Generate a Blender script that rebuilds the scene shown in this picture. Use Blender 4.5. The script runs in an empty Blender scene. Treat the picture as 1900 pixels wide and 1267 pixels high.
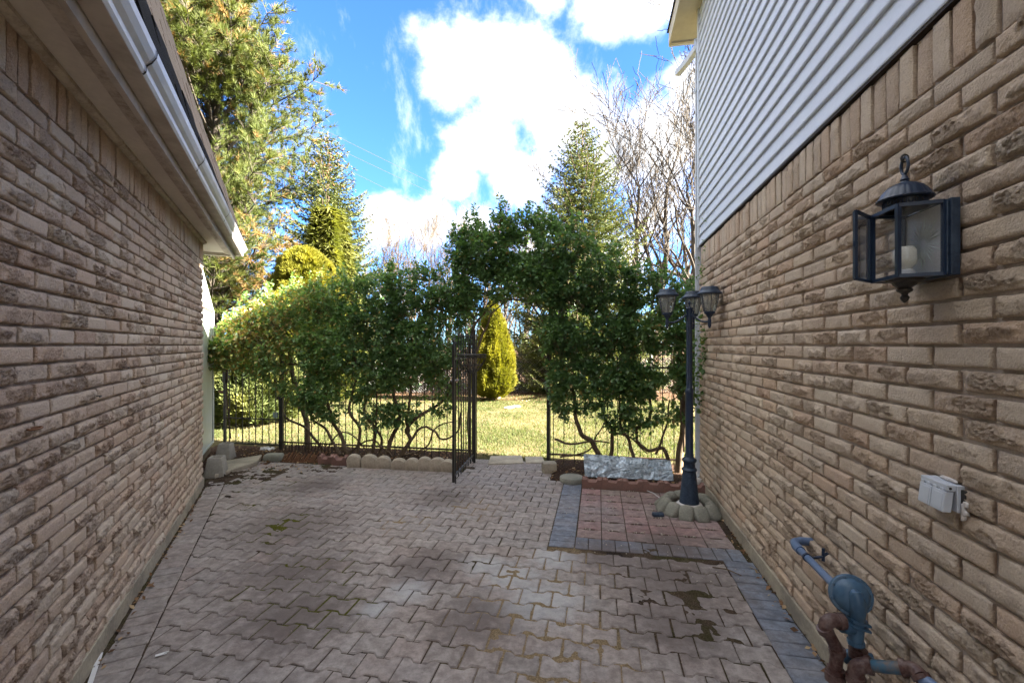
import bpy, bmesh, math, random
import numpy as np
from mathutils import Vector, Matrix, noise

SC = bpy.context.scene
COL = SC.collection
random.seed(7)
RNG = np.random.default_rng(11)
PI = math.pi
FX = 840.0            # focal length in pixels of a 1900 px wide picture
EYE = 1.55

# ------------------------------------------------------------ camera
cam = bpy.data.cameras.new('camera')
cam.sensor_width = 36.0
cam.lens = FX / 1900 * 36.0
cam.shift_y = (640 - 633.5) / 1900
cam.clip_start = 0.05
cam.clip_end = 2000
cam_o = bpy.data.objects.new('camera', cam)
cam_o.location = (0, 0, EYE)
cam_o.rotation_euler = (PI / 2, 0, 0)
COL.objects.link(cam_o)
SC.camera = cam_o

# ------------------------------------------------------------ light
SUN = Vector((0.85, -0.20, 0.53)).normalized()      # towards the sun
sun_l = bpy.data.lights.new('sun', 'SUN')
sun_l.energy = 2.0
sun_l.angle = math.radians(0.5)
sun_l.color = (1.0, 0.93, 0.80)
sun_o = bpy.data.objects.new('sun', sun_l)
sun_o.rotation_euler = SUN.to_track_quat('Z', 'Y').to_euler()
sun_o.location = (8, -6, 12)
COL.objects.link(sun_o)

SC.view_settings.view_transform = 'Standard'
SC.view_settings.look = 'None'
SC.view_settings.gamma = 1.0
SC.view_settings.use_curve_mapping = False
SC.view_settings.exposure = 5.3
SC.cycles.max_bounces = 8
SC.cycles.transparent_max_bounces = 16
SC.cycles.caustics_reflective = False
SC.cycles.caustics_refractive = False


class NT:
    """tiny node-tree writer"""
    def __init__(self, tree):
        self.t = tree
        self.t.nodes.clear()

    def n(self, kind, **kw):
        nd = self.t.nodes.new(kind)
        for k, v in kw.items():
            if k == 'ins':
                for kk, vv in v.items():
                    s = nd.inputs[kk]
                    if isinstance(vv, tuple) and len(vv) == 2 and hasattr(vv[0], 'outputs'):
                        self.t.links.new(vv[0].outputs[vv[1]], s)
                    elif hasattr(vv, 'outputs'):
                        self.t.links.new(vv.outputs[0], s)
                    else:
                        s.default_value = vv
            else:
                setattr(nd, k, v)
        return nd

    def math(self, op, a, b=0.0, c=0.0, clamp=False):
        return self.n('ShaderNodeMath', operation=op, use_clamp=clamp, ins={0: a, 1: b, 2: c})

    def mix(self, f, a, b, blend='MIX'):
        m = self.n('ShaderNodeMix', data_type='RGBA', blend_type=blend)
        for idx, v in ((0, f), (6, a), (7, b)):
            s = m.inputs[idx]
            if isinstance(v, tuple) and len(v) == 2 and hasattr(v[0], 'outputs'):
                self.t.links.new(v[0].outputs[v[1]], s)
            elif hasattr(v, 'outputs'):
                self.t.links.new(v.outputs[2 if v.bl_idname == 'ShaderNodeMix' else 0], s)
            else:
                s.default_value = v if not isinstance(v, tuple) or len(v) == 4 else (*v, 1)
        return m

    def ramp(self, f, stops, interp='LINEAR'):
        r = self.n('ShaderNodeValToRGB', ins={0: f})
        cr = r.color_ramp
        cr.interpolation = interp
        while len(cr.elements) < len(stops):
            cr.elements.new(0.5)
        for e, (p, c) in zip(cr.elements, stops):
            e.position = p
            if not isinstance(c, tuple):
                c = (c, c, c)
            e.color = (*c, 1)
        return r

    def noise(self, vec, scale, detail=4, rough=0.55, dist=0.0):
        return self.n('ShaderNodeTexNoise', ins={'Vector': vec, 'Scale': scale, 'Detail': detail,
                                                 'Roughness': rough, 'Distortion': dist})

    def sstep(self, v, lo, hi):
        return self.n('ShaderNodeMapRange', interpolation_type='SMOOTHSTEP',
                      ins={0: v, 1: lo, 2: hi, 3: 0.0, 4: 1.0})


def mo(m):
    return (m, 2)


# ------------------------------------------------------------ world: blue sky with cumulus, denser cloud added out of view
W = bpy.data.worlds.new('World')
SC.world = W
W.use_nodes = True
T = NT(W.node_tree)
geo = T.n('ShaderNodeTexCoord')
sky = T.n('ShaderNodeTexSky', sky_type='NISHITA', sun_disc=False,
          sun_elevation=math.asin(SUN.z), sun_rotation=math.atan2(SUN.x, SUN.y),
          altitude=150.0, air_density=1.0, dust_density=0.35, ozone_density=2.2)
D = (geo, 'Generated')
nwarp = T.noise(D, 5.5, 7, 0.62)
nbig = T.noise(D, 2.3, 5, 0.6)
blobs = [(835, 135, 118), (950, 165, 135), (905, 255, 120), (1060, 215, 125), (960, 330, 95), (1130, 285, 110),
         (1235, 270, 120), (850, 325, 70), (1120, 15, 80), (1200, -10, 85), (1020, -25, 60), (725, 415, 75),
         (800, 420, 80), (890, 430, 85), (985, 455, 85), (1210, 400, 110), (1280, 160, 60), (1150, 500, 120)]
cur = None
for (px, py, r) in blobs:
    d = Vector((px - 950, FX, 640 - py)).normalized()
    dist = T.n('ShaderNodeVectorMath', operation='DISTANCE', ins={0: D, 1: tuple(d)})
    v = T.math('MULTIPLY_ADD', (dist, 'Value'), -1.0 / (r / FX * d.y), 1.0)
    cur = v if cur is None else T.n('ShaderNodeMath', operation='SMOOTH_MAX', ins={0: cur, 1: v, 2: 0.12})
pert = T.math('MULTIPLY_ADD', nwarp, 2.3, -1.15)
dens = T.math('ADD', cur, pert)
# broken cloud cover outside the view, added as fill light
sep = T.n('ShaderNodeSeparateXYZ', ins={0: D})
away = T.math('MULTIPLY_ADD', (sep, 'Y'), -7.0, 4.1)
fill_cloud = T.math('ADD', T.math('MULTIPLY_ADD', nbig, 4.0, -0.95), T.math('MINIMUM', away, 0.0))
fill_cloud = T.math('ADD', fill_cloud, T.math('MULTIPLY', pert, 0.5))
dens2 = T.math('MAXIMUM', dens, fill_cloud)
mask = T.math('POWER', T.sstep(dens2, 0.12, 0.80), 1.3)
# thin wisps
wmap = T.n('ShaderNodeMapping', ins={'Vector': D, 'Scale': (3.0, 1.0, 1.4), 'Rotation': (0, 0.6, 0)})
wisp = T.math('MULTIPLY', T.sstep(T.noise(wmap, 3.2, 8, 0.66), 0.50, 0.80), 0.55)
mask = T.math('MAXIMUM', mask, wisp)
shade = T.sstep(T.noise(T.n('ShaderNodeMapping', ins={'Vector': D, 'Location': (0.03, 0, 0.05)}), 5.2, 5, 0.5), 0.34, 0.62)
deep = T.sstep(dens2, 0.20, 1.0)
shade = T.math('MULTIPLY', shade, deep)
ccol = T.mix(shade, (1.0, 1.0, 1.01, 1), (0.33, 0.35, 0.39, 1))
ccol = T.n('ShaderNodeVectorMath', operation='SCALE', ins={0: mo(ccol), 'Scale': 1.6})
skyg = T.mix(1.0, (sky, 'Color'), (0.098, 0.172, 0.29, 1), 'MULTIPLY')
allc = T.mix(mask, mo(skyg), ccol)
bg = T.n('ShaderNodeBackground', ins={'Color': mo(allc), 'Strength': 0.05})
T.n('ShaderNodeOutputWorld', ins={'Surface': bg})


# ------------------------------------------------------------ materials
def principled(T, base, rough=0.8, normal=None, spec=0.3, metallic=0.0, **kw):
    p = T.n('ShaderNodeBsdfPrincipled')
    for k, v in (('Base Color', base), ('Roughness', rough), ('Specular IOR Level', spec), ('Metallic', metallic),
                 *kw.items()):
        s = p.inputs[k]
        if isinstance(v, tuple) and len(v) == 2 and hasattr(v[0], 'outputs'):
            T.t.links.new(v[0].outputs[v[1]], s)
        elif hasattr(v, 'outputs'):
            T.t.links.new(v.outputs[2 if v.bl_idname == 'ShaderNodeMix' else 0], s)
        elif isinstance(v, tuple) and len(v) == 3:
            s.default_value = (*v, 1)
        else:
            s.default_value = v
    if normal is not None:
        T.t.links.new(normal.outputs[0], p.inputs['Normal'])
    return p


def new_mat(name):
    m = bpy.data.materials.new(name)
    m.use_nodes = True
    return m, NT(m.node_tree)


def out(T, sh):
    T.n('ShaderNodeOutputMaterial', ins={'Surface': sh})


def rnd_value(T):
    oi = T.n('ShaderNodeObjectInfo')
    at = T.n('ShaderNodeAttribute', attribute_name='rnd')
    return T.math('FRACT', T.math('ADD', (oi, 'Random'), (at, 'Fac')))


def offset_coords(T, val, k=37.0):
    tc = T.n('ShaderNodeTexCoord')
    off = T.n('ShaderNodeVectorMath', operation='SCALE', ins={0: (k, k * 0.7, k * 1.3), 'Scale': val})
    return T.n('ShaderNodeVectorMath', operation='ADD', ins={0: (tc, 'Object'), 1: off})


def brick_material(name, cols, dark, darkamt):
    m, T = new_mat(name)
    val = rnd_value(T)
    co = offset_coords(T, val)
    wn = T.n('ShaderNodeTexWhiteNoise', noise_dimensions='1D', ins={'W': T.math('MULTIPLY', val, 91.0)})
    base = T.ramp(val, [(i / (len(cols) - 1), c) for i, c in enumerate(cols)])
    tone = T.noise(co, 14, 3, 0.6)
    base = T.mix(T.math('MULTIPLY', T.math('POWER', (wn, 'Value'), 2.0), 0.55), base, mo(T.mix(1.0, base, (0.90, 0.76, 0.68, 1), 'MULTIPLY')))
    base = T.mix(T.math('MULTIPLY_ADD', tone, 0.5, 0.0), mo(T.mix(1.0, mo(base), (0.88, 0.84, 0.80, 1), 'MULTIPLY')), mo(base))
    g = T.n('ShaderNodeNewGeometry')
    st = T.sstep(T.noise((g, 'Position'), 1.6, 6, 0.65), 0.42, 0.68)
    base = T.mix(T.math('MULTIPLY', st, 0.16), mo(base), (0.50, 0.41, 0.33, 1))
    at = T.n('ShaderNodeAttribute', attribute_name='rough')
    n1 = T.noise(co, 75, 8, 0.78)
    n2 = T.noise(co, 130, 5, 0.75)
    vor = T.n('ShaderNodeTexVoronoi', feature='F1', ins={'Vector': co, 'Scale': 130.0})
    cav = T.n('ShaderNodeAttribute', attribute_name='cav')
    amt = T.math('MULTIPLY', T.math('MULTIPLY_ADD', (at, 'Fac'), 0.38, 0.05), T.sstep(n1, 0.40, 0.60))
    amt = T.math('ADD', amt, T.math('MULTIPLY', (cav, 'Fac'), T.math('MULTIPLY_ADD', n1, 1.2, 0.35)))  # crevice shade put into the colour, following the relief
    amt = T.math('MULTIPLY', amt, T.math('MULTIPLY_ADD', (wn, 'Value'), 0.45, 0.65))
    amt = T.math('MULTIPLY', amt, darkamt, clamp=True)
    c = T.mix(amt, mo(base), (*dark, 1))
    pit = T.math('MULTIPLY', T.sstep(n2, 0.54, 0.66), T.math('MULTIPLY_ADD', (at, 'Fac'), 0.42, 0.28))  # dark specks in the colour stand for shade in small pits
    c = T.mix(pit, mo(c), (dark[0] * 0.55, dark[1] * 0.52, dark[2] * 0.5, 1))
    lite = T.math('MULTIPLY', T.sstep(n2, 0.46, 0.36), 0.45)
    c = T.mix(lite, mo(c), (0.80, 0.70, 0.58, 1))
    h = T.math('ADD', T.math('MULTIPLY', n1, T.math('MULTIPLY_ADD', (at, 'Fac'), 1.2, 0.7)), T.math('MULTIPLY', n2, T.math('MULTIPLY_ADD', (at, 'Fac'), 0.6, 0.5)))
    h = T.math('SUBTRACT', h, T.math('MULTIPLY', (vor, 'Distance'), 0.25))
    b = T.n('ShaderNodeBump', ins={'Height': h, 'Strength': 1.0, 'Distance': 0.010})
    out(T, principled(T, c, 0.93, b, 0.15))
    return m


M = {}
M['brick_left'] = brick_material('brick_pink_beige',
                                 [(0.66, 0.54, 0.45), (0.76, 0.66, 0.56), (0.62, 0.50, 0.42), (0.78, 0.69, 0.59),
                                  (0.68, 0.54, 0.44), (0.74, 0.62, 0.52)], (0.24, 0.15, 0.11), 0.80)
M['brick_right'] = brick_material('brick_tan_beige',
                                  [(0.68, 0.57, 0.46), (0.75, 0.65, 0.54), (0.66, 0.56, 0.46), (0.77, 0.67, 0.55),
                                   (0.68, 0.54, 0.43), (0.74, 0.62, 0.49)], (0.38, 0.26, 0.18), 0.50)


def grain_mat(name, col, col2, scale=20, rough=0.85, bump=0.002, spec=0.25, metallic=0.0, patch=4.0, bscale=None):
    m, T = new_mat(name)
    tc = T.n('ShaderNodeTexCoord')
    co = (tc, 'Object')
    n1 = T.noise(co, patch, 6, 0.65)
    n2 = T.noise(co, scale, 5, 0.7)
    f = T.sstep(T.math('ADD', T.math('MULTIPLY', n1, 0.6), T.math('MULTIPLY', n2, 0.4)), 0.38, 0.62)
    c = T.mix(f, (*col, 1), (*col2, 1))
    b = T.n('ShaderNodeBump', ins={'Height': n2 if bscale is None else T.noise(co, bscale, 4, 0.7), 'Strength': 1.0, 'Distance': bump})
    out(T, principled(T, c, rough, b, spec, metallic))
    return m


M['mortar'] = grain_mat('mortar_sand', (0.38, 0.32, 0.28), (0.48, 0.41, 0.36), 150, 0.95, 0.003)
M['mortar_left'] = grain_mat('mortar_brown', (0.22, 0.17, 0.135), (0.32, 0.26, 0.21), 150, 0.95, 0.003)  # brown mortar, darkened further to carry the joint shadow
M['concrete'] = grain_mat('concrete_grey', (0.30, 0.28, 0.25), (0.42, 0.39, 0.34), 60, 0.95, 0.003)
M['concrete_foot'] = grain_mat('concrete_weathered', (0.26, 0.23, 0.19), (0.42, 0.37, 0.29), 50, 0.95, 0.004)
M['stone_pale'] = grain_mat('concrete_pale_edging', (0.52, 0.45, 0.36), (0.34, 0.30, 0.24), 40, 0.95, 0.004)
M['stone_round'] = grain_mat('concrete_grey_green', (0.34, 0.33, 0.28), (0.20, 0.20, 0.17), 90, 0.95, 0.005)
M['stone_red'] = grain_mat('concrete_red_edging', (0.30, 0.17, 0.14), (0.22, 0.14, 0.12), 50, 0.9, 0.003)
M['slat_rust'] = grain_mat('rusty_brown', (0.20, 0.10, 0.055), (0.10, 0.055, 0.035), 40, 0.85, 0.002)
M['soffit'] = grain_mat('soffit_painted_board', (0.66, 0.58, 0.50), (0.57, 0.50, 0.43), 30, 0.8, 0.0006, patch=2.0)
M['trim'] = grain_mat('weathered_trim', (0.55, 0.47, 0.39), (0.34, 0.27, 0.21), 60, 0.8, 0.002, patch=9.0)
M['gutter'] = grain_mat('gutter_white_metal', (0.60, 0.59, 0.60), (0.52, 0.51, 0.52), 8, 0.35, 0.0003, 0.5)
M['gutter_tan'] = grain_mat('gutter_underside', (0.48, 0.41, 0.35), (0.36, 0.30, 0.25), 12, 0.6, 0.0004, 0.4)
M['white_metal'] = grain_mat('white_enamel_panel', (0.60, 0.64, 0.62), (0.52, 0.57, 0.55), 6, 0.4, 0.0003, 0.5)
M['cream'] = grain_mat('cream_soffit', (0.56, 0.51, 0.40), (0.50, 0.45, 0.35), 12, 0.7, 0.0004)
M['siding'] = grain_mat('vinyl_siding', (0.68, 0.72, 0.79), (0.62, 0.66, 0.73), 25, 0.45, 0.0005, 0.4, patch=1.2)
M['spout'] = grain_mat('downspout_white', (0.60, 0.64, 0.70), (0.53, 0.57, 0.63), 15, 0.4, 0.0003, 0.5)
M['dark_trim'] = grain_mat('dark_flashing', (0.03, 0.022, 0.018), (0.06, 0.045, 0.035), 30, 0.7, 0.001)
M['iron'] = grain_mat('black_iron', (0.012, 0.012, 0.013), (0.028, 0.024, 0.021), 40, 0.45, 0.0006, 0.5)
M['iron_rust'] = grain_mat('black_iron_rusty', (0.02, 0.017, 0.015), (0.10, 0.05, 0.028), 50, 0.6, 0.001, 0.4, patch=12)
M['navy'] = grain_mat('dark_navy_enamel', (0.008, 0.018, 0.045), (0.016, 0.035, 0.075), 25, 0.38, 0.0004, 0.55)
M['navy_worn'] = grain_mat('dark_navy_worn', (0.010, 0.022, 0.05), (0.035, 0.06, 0.10), 60, 0.5, 0.0012, 0.5, patch=20)
M['pipe_blue'] = grain_mat('pipe_blue_grey', (0.10, 0.16, 0.28), (0.14, 0.20, 0.33), 30, 0.4, 0.0004, 0.5)
M['pipe_teal'] = grain_mat('pipe_teal_paint', (0.040, 0.095, 0.17), (0.07, 0.14, 0.22), 30, 0.4, 0.0008, 0.5)
M['pipe_chip'] = grain_mat('pipe_teal_chipped', (0.05, 0.14, 0.22), (0.19, 0.14, 0.11), 45, 0.5, 0.001, 0.4, patch=16)
M['pipe_rust'] = grain_mat('pipe_rusty', (0.055, 0.020, 0.016), (0.15, 0.10, 0.09), 90, 0.4, 0.0015, 0.4, patch=18)
M['meter_grey'] = grain_mat('meter_pale_teal', (0.36, 0.46, 0.50), (0.28, 0.37, 0.41), 20, 0.45, 0.0005, 0.4)
M['plastic_grey'] = grain_mat('outlet_grey_plastic', (0.55, 0.59, 0.66), (0.50, 0.54, 0.61), 10, 0.4, 0.0002, 0.45)
M['caulk'] = grain_mat('white_caulk', (0.70, 0.67, 0.66), (0.52, 0.48, 0.45), 60, 0.8, 0.004)
M['white_plain'] = grain_mat('white_plastic', (0.75, 0.75, 0.76), (0.66, 0.66, 0.68), 10, 0.45, 0.0003)
M['bark'] = grain_mat('bark_brown', (0.10, 0.070, 0.045), (0.19, 0.14, 0.095), 30, 0.9, 0.006, patch=9)
M['bark_grey'] = grain_mat('bark_grey', (0.042, 0.035, 0.029), (0.085, 0.07, 0.055), 25, 0.9, 0.01, patch=5)
M['twig_tan'] = grain_mat('twig_tan', (0.095, 0.07, 0.046), (0.06, 0.045, 0.032), 12, 0.9, 0.003)
M['wood_old'] = grain_mat('old_brown_wood', (0.13, 0.10, 0.06), (0.22, 0.17, 0.11), 25, 0.9, 0.002)
M['wire'] = grain_mat('wire_grey', (0.06, 0.06, 0.065), (0.05, 0.05, 0.055), 10, 0.5, 0.0003)
M['zinc'] = grain_mat('chain_link_zinc', (0.25, 0.25, 0.25), (0.33, 0.33, 0.33), 10, 0.5, 0.0003, 0.5)
M['pebble'] = grain_mat('pebble_pale', (0.55, 0.50, 0.43), (0.36, 0.31, 0.26), 30, 0.85, 0.002)
M['bulb'] = grain_mat('bulb_white_glass', (0.78, 0.76, 0.70), (0.70, 0.68, 0.62), 10, 0.15, 0.0002, 0.5)

# crumpled foil-like sheet
m, T = new_mat('crumpled_galvanised_sheet')
tc = T.n('ShaderNodeTexCoord')
n1 = T.noise((tc, 'Object'), 7, 6, 0.6, 0.8)
n2 = T.noise((tc, 'Object'), 40, 4, 0.6)
c = T.mix(T.sstep(n2, 0.35, 0.65), (0.30, 0.38, 0.46, 1), (0.60, 0.68, 0.76, 1))
b = T.n('ShaderNodeBump', ins={'Height': T.math('ADD', n1, T.math('MULTIPLY', n2, 0.12)), 'Strength': 1.0, 'Distance': 0.05})
out(T, principled(T, c, T.math('MULTIPLY_ADD', n2, 0.3, 0.22), b, 0.5, 0.9))
M['foil'] = m

# glass panes
def glass_mat(name, tint, mixf, rough, streak=0.0):
    m, T = new_mat(name)
    tr = T.n('ShaderNodeBsdfTransparent', ins={'Color': (*tint, 1)})
    gl = T.n('ShaderNodeBsdfGlossy', ins={'Color': (0.8, 0.85, 0.9, 1), 'Roughness': rough})
    tc = T.n('ShaderNodeTexCoord')
    nn = T.noise((tc, 'Object'), 220, 6, 0.7)
    df = T.n('ShaderNodeBsdfDiffuse', ins={'Color': (0.55, 0.58, 0.60, 1)})
    s1 = T.n('ShaderNodeMixShader', ins={0: T.math('MULTIPLY', T.sstep(nn, 0.35, 0.7), streak), 1: tr, 2: df})
    fr = T.n('ShaderNodeFresnel', ins={'IOR': 1.5})
    s2 = T.n('ShaderNodeMixShader', ins={0: T.math('MULTIPLY_ADD', fr, mixf, 0.02), 1: s1, 2: gl})
    out(T, s2)
    return m


M['glass'] = glass_mat('lantern_glass', (0.93, 0.95, 0.96), 0.8, 0.03, 0.13)
M['glass_seeded'] = glass_mat('seeded_lamp_glass', (0.72, 0.72, 0.64), 0.7, 0.15, 0.75)

# shingles
m, T = new_mat('asphalt_shingle')
val = rnd_value(T)
co = offset_coords(T, val)
c = T.ramp(T.noise(co, 90, 5, 0.8), [(0.3, (0.003, 0.0025, 0.0025)), (0.6, (0.009, 0.0075, 0.0075)), (0.75, (0.022, 0.018, 0.018))])  # darker than real asphalt, shade put into the colour
b = T.n('ShaderNodeBump', ins={'Height': T.noise(co, 160, 3, 0.7), 'Strength': 1.0, 'Distance': 0.003})
out(T, principled(T, T.mix(T.math('MULTIPLY', val, 0.4), c, (0.012, 0.009, 0.009, 1)), 0.95, b, 0.1))
M['shingle'] = m


# pavers: world-position stains on top of a per-piece tone
def blob_mask(T, P, spots, amp=0.9):
    cur = None
    for (x, y, r) in spots:
        d = T.n('ShaderNodeVectorMath', operation='DISTANCE', ins={0: P, 1: (x, y, 0.0)})
        v = T.math('MULTIPLY_ADD', (d, 'Value'), -1.0 / r, 1.0)
        cur = v if cur is None else T.n('ShaderNodeMath', operation='SMOOTH_MAX', ins={0: cur, 1: v, 2: 0.3})
    nz = T.math('MULTIPLY_ADD', T.noise(P, 7.0, 9, 0.75), 2 * amp, -amp)
    return T.math('ADD', cur, nz)


def paver_material(name, cols, white=True):
    m, T = new_mat(name)
    val = rnd_value(T)
    co = offset_coords(T, val, 11.0)
    g = T.n('ShaderNodeNewGeometry')
    P = (g, 'Position')
    c = T.ramp(val, [(i / (len(cols) - 1), cc) for i, cc in enumerate(cols)])
    big = T.noise(P, 1.3, 6, 0.62)
    c = T.mix(T.math('MULTIPLY', T.sstep(big, 0.42, 0.66), 0.55), c, (0.32, 0.30, 0.30, 1))
    fine = T.noise(co, 120, 5, 0.85)
    med = T.noise(P, 16, 7, 0.68)
    c = T.mix(T.sstep(med, 0.32, 0.70), mo(T.mix(1.0, mo(c), (0.66, 0.64, 0.64, 1), 'MULTIPLY')), mo(T.mix(1.0, mo(c), (1.16, 1.15, 1.14, 1), 'MULTIPLY')))
    dark = T.sstep(blob_mask(T, P, [(-1.86, 3.9, 0.75), (-1.5, 3.1, 0.6), (-1.25, 2.6, 0.55), (-0.6, 3.2, 0.4), (1.05, 3.0, 0.7), (0.75, 3.35, 0.5),
                                     (-0.2, 2.55, 0.4), (0.9, 2.5, 0.45), (-0.7, 4.6, 0.4), (-2.2, 5.0, 0.5), (1.2, 3.5, 0.5)]), -0.05, 0.85)
    c = T.mix(T.math('MULTIPLY', dark, T.math('MULTIPLY_ADD', val, 0.22, 0.62)), mo(c), (0.125, 0.10, 0.095, 1))
    if white:
        wh = T.sstep(blob_mask(T, P, [(-0.66, 2.86, 0.22), (-0.80, 2.66, 0.16), (0.0, 3.05, 0.30), (0.18, 2.75, 0.42), (-0.2, 3.2, 0.25), (0.3, 3.3, 0.3)], 0.75), 0.1, 0.9)
        c = T.mix(T.math('MULTIPLY', wh, 0.50), mo(c), (0.48, 0.50, 0.53, 1))
    mossn = T.noise(P, 9, 8, 0.75)
    ms = T.sstep(T.math('ADD', mossn, T.math('MULTIPLY', big, 0.35)), 0.80, 0.90)
    c = T.mix(T.math('MULTIPLY', ms, 0.55), mo(c), (0.11, 0.105, 0.06, 1))
    speck = T.sstep(fine, 0.62, 0.72)
    c = T.mix(T.math('MULTIPLY', speck, 0.5), mo(c), (0.60, 0.55, 0.52, 1))
    sp2 = T.sstep(fine, 0.44, 0.33)
    c = T.mix(T.math('MULTIPLY', sp2, 0.6), mo(c), (0.09, 0.075, 0.07, 1))
    b = T.n('ShaderNodeBump', ins={'Height': T.math('ADD', fine, T.math('MULTIPLY', med, 1.2)), 'Strength': 1.0, 'Distance': 0.0028})
    out(T, principled(T, c, 0.9, b, 0.25))
    return m


M['paver'] = paver_material('paver_pinkish_grey', [(0.32, 0.28, 0.26), (0.37, 0.325, 0.305), (0.32, 0.29, 0.275), (0.39, 0.35, 0.33), (0.31, 0.28, 0.265), (0.37, 0.31, 0.285)])
M['paver_blue'] = paver_material('paver_blue_grey', [(0.17, 0.20, 0.26), (0.20, 0.235, 0.30), (0.18, 0.205, 0.26), (0.23, 0.255, 0.31)], False)
M['paver_pink'] = paver_material('paver_red_pink', [(0.32, 0.20, 0.195), (0.28, 0.225, 0.205), (0.36, 0.23, 0.225), (0.30, 0.245, 0.22), (0.27, 0.18, 0.175)], False)

# joint fill: dirt, moss, sand
m, T = new_mat('joint_dirt_sand_moss')
g = T.n('ShaderNodeNewGeometry')
P = (g, 'Position')
n1 = T.noise(P, 2.2, 7, 0.65)
n2 = T.noise(P, 120, 5, 0.8)
c = T.ramp(n1, [(0.36, (0.035, 0.027, 0.023)), (0.48, (0.085, 0.062, 0.046)), (0.60, (0.055, 0.050, 0.024)), (0.72, (0.12, 0.095, 0.065))])
sand = T.sstep(blob_mask(T, P, [(0.19, 2.33, 0.55), (0.0, 2.75, 0.5), (0.3, 3.1, 0.5), (-0.9, 3.9, 0.35), (-0.3, 4.3, 0.4), (0.4, 2.1, 0.4)], 0.6), 0.0, 0.5)
c = T.mix(sand, c, (0.26, 0.195, 0.12, 1))
moss = T.sstep(blob_mask(T, P, [(-2.0, 3.89, 0.45), (-1.5, 3.2, 0.5), (-1.35, 2.8, 0.45), (-2.35, 4.4, 0.4), (-2.6, 4.9, 0.4), (-1.0, 2.6, 0.3)], 0.5), 0.0, 0.4)
c = T.mix(moss, mo(c), (0.085, 0.085, 0.018, 1))
c = T.mix(T.sstep(n2, 0.35, 0.7), mo(T.mix(1.0, mo(c), (0.55, 0.55, 0.55, 1), 'MULTIPLY')), mo(T.mix(1.0, mo(c), (1.5, 1.5, 1.5, 1), 'MULTIPLY')))
b = T.n('ShaderNodeBump', ins={'Height': n2, 'Strength': 1.0, 'Distance': 0.006})
out(T, principled(T, c, 1.0, b, 0.05))
M['joint'] = m

# soil / leaf mulch
m, T = new_mat('soil_mulch')
g = T.n('ShaderNodeNewGeometry')
P = (g, 'Position')
n2 = T.noise(P, 45, 7, 0.8)
c = T.ramp(n2, [(0.34, (0.018, 0.012, 0.010)), (0.5, (0.055, 0.035, 0.026)), (0.66, (0.15, 0.095, 0.06)), (0.8, (0.30, 0.22, 0.15))])
b = T.n('ShaderNodeBump', ins={'Height': n2, 'Strength': 1.0, 'Distance': 0.02})
out(T, principled(T, c, 1.0, b, 0.05))
M['soil'] = m

# lawn ground under the blades, woodland floor further out
m, T = new_mat('ground_lawn')
g = T.n('ShaderNodeNewGeometry')
P = (g, 'Position')
n1 = T.noise(P, 0.7, 7, 0.62)
n2 = T.noise(P, 30, 6, 0.8)
c = T.mix(T.sstep(n1, 0.40, 0.62), (0.07, 0.07, 0.03, 1), (0.14, 0.115, 0.065, 1))
sep = T.n('ShaderNodeSeparateXYZ', ins={0: P})
far = T.sstep(T.math('ADD', (sep, 'Y'), T.math('MULTIPLY', n1, 1.5)), 13.2, 13.9)
c = T.mix(far, mo(c), (0.10, 0.062, 0.04, 1))
c = T.mix(T.sstep(n2, 0.35, 0.7), mo(T.mix(1.0, mo(c), (0.6, 0.6, 0.6, 1), 'MULTIPLY')), mo(T.mix(1.0, mo(c), (1.35, 1.3, 1.2, 1), 'MULTIPLY')))
b = T.n('ShaderNodeBump', ins={'Height': n2, 'Strength': 1.0, 'Distance': 0.03})
out(T, principled(T, c, 1.0, b, 0.05))
M['ground'] = m


def leaf_mat(name, stops, rough=0.45, trans=0.3, spec=0.35, tcol=None):
    m, T = new_mat(name)
    at = T.n('ShaderNodeAttribute', attribute_name='rnd')
    c = T.ramp((at, 'Fac'), stops)
    p = principled(T, (c, 'Color'), rough, None, spec)
    tl = T.n('ShaderNodeBsdfTranslucent')
    c2 = T.mix(1.0, c, (*(tcol or (1.3, 1.35, 0.6)), 1), 'MULTIPLY')
    T.t.links.new(c2.outputs[2], tl.inputs[0])
    out(T, T.n('ShaderNodeMixShader', ins={0: trans, 1: p, 2: tl}))
    return m


M['leaf'] = leaf_mat('glossy_green_leaf', [(0.0, (0.075, 0.145, 0.06)), (0.45, (0.14, 0.25, 0.10)), (0.8, (0.19, 0.29, 0.11)), (0.93, (0.32, 0.36, 0.10)), (1.0, (0.42, 0.30, 0.12))], 0.38, 0.36, 0.5)
M['needle_pine'] = leaf_mat('pine_needles', [(0.0, (0.042, 0.062, 0.018)), (0.5, (0.088, 0.108, 0.027)), (0.85, (0.13, 0.138, 0.04)), (0.92, (0.24, 0.14, 0.055)), (1.0, (0.27, 0.155, 0.065))], 0.6, 0.22, 0.2)
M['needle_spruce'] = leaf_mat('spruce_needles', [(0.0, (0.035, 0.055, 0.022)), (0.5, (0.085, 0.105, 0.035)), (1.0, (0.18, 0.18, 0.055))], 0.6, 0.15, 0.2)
M['cone'] = leaf_mat('spruce_cones', [(0.0, (0.22, 0.11, 0.05)), (1.0, (0.32, 0.17, 0.08))], 0.7, 0.0, 0.2)
M['needle_gold'] = leaf_mat('golden_cedar_foliage', [(0.0, (0.05, 0.056, 0.010)), (0.5, (0.155, 0.15, 0.018)), (1.0, (0.25, 0.225, 0.03))], 0.6, 0.3, 0.2)
M['needle_weep'] = leaf_mat('weeping_cypress_foliage', [(0.0, (0.05, 0.062, 0.016)), (0.5, (0.105, 0.115, 0.027)), (1.0, (0.17, 0.165, 0.04))], 0.6, 0.3, 0.2)
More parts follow.
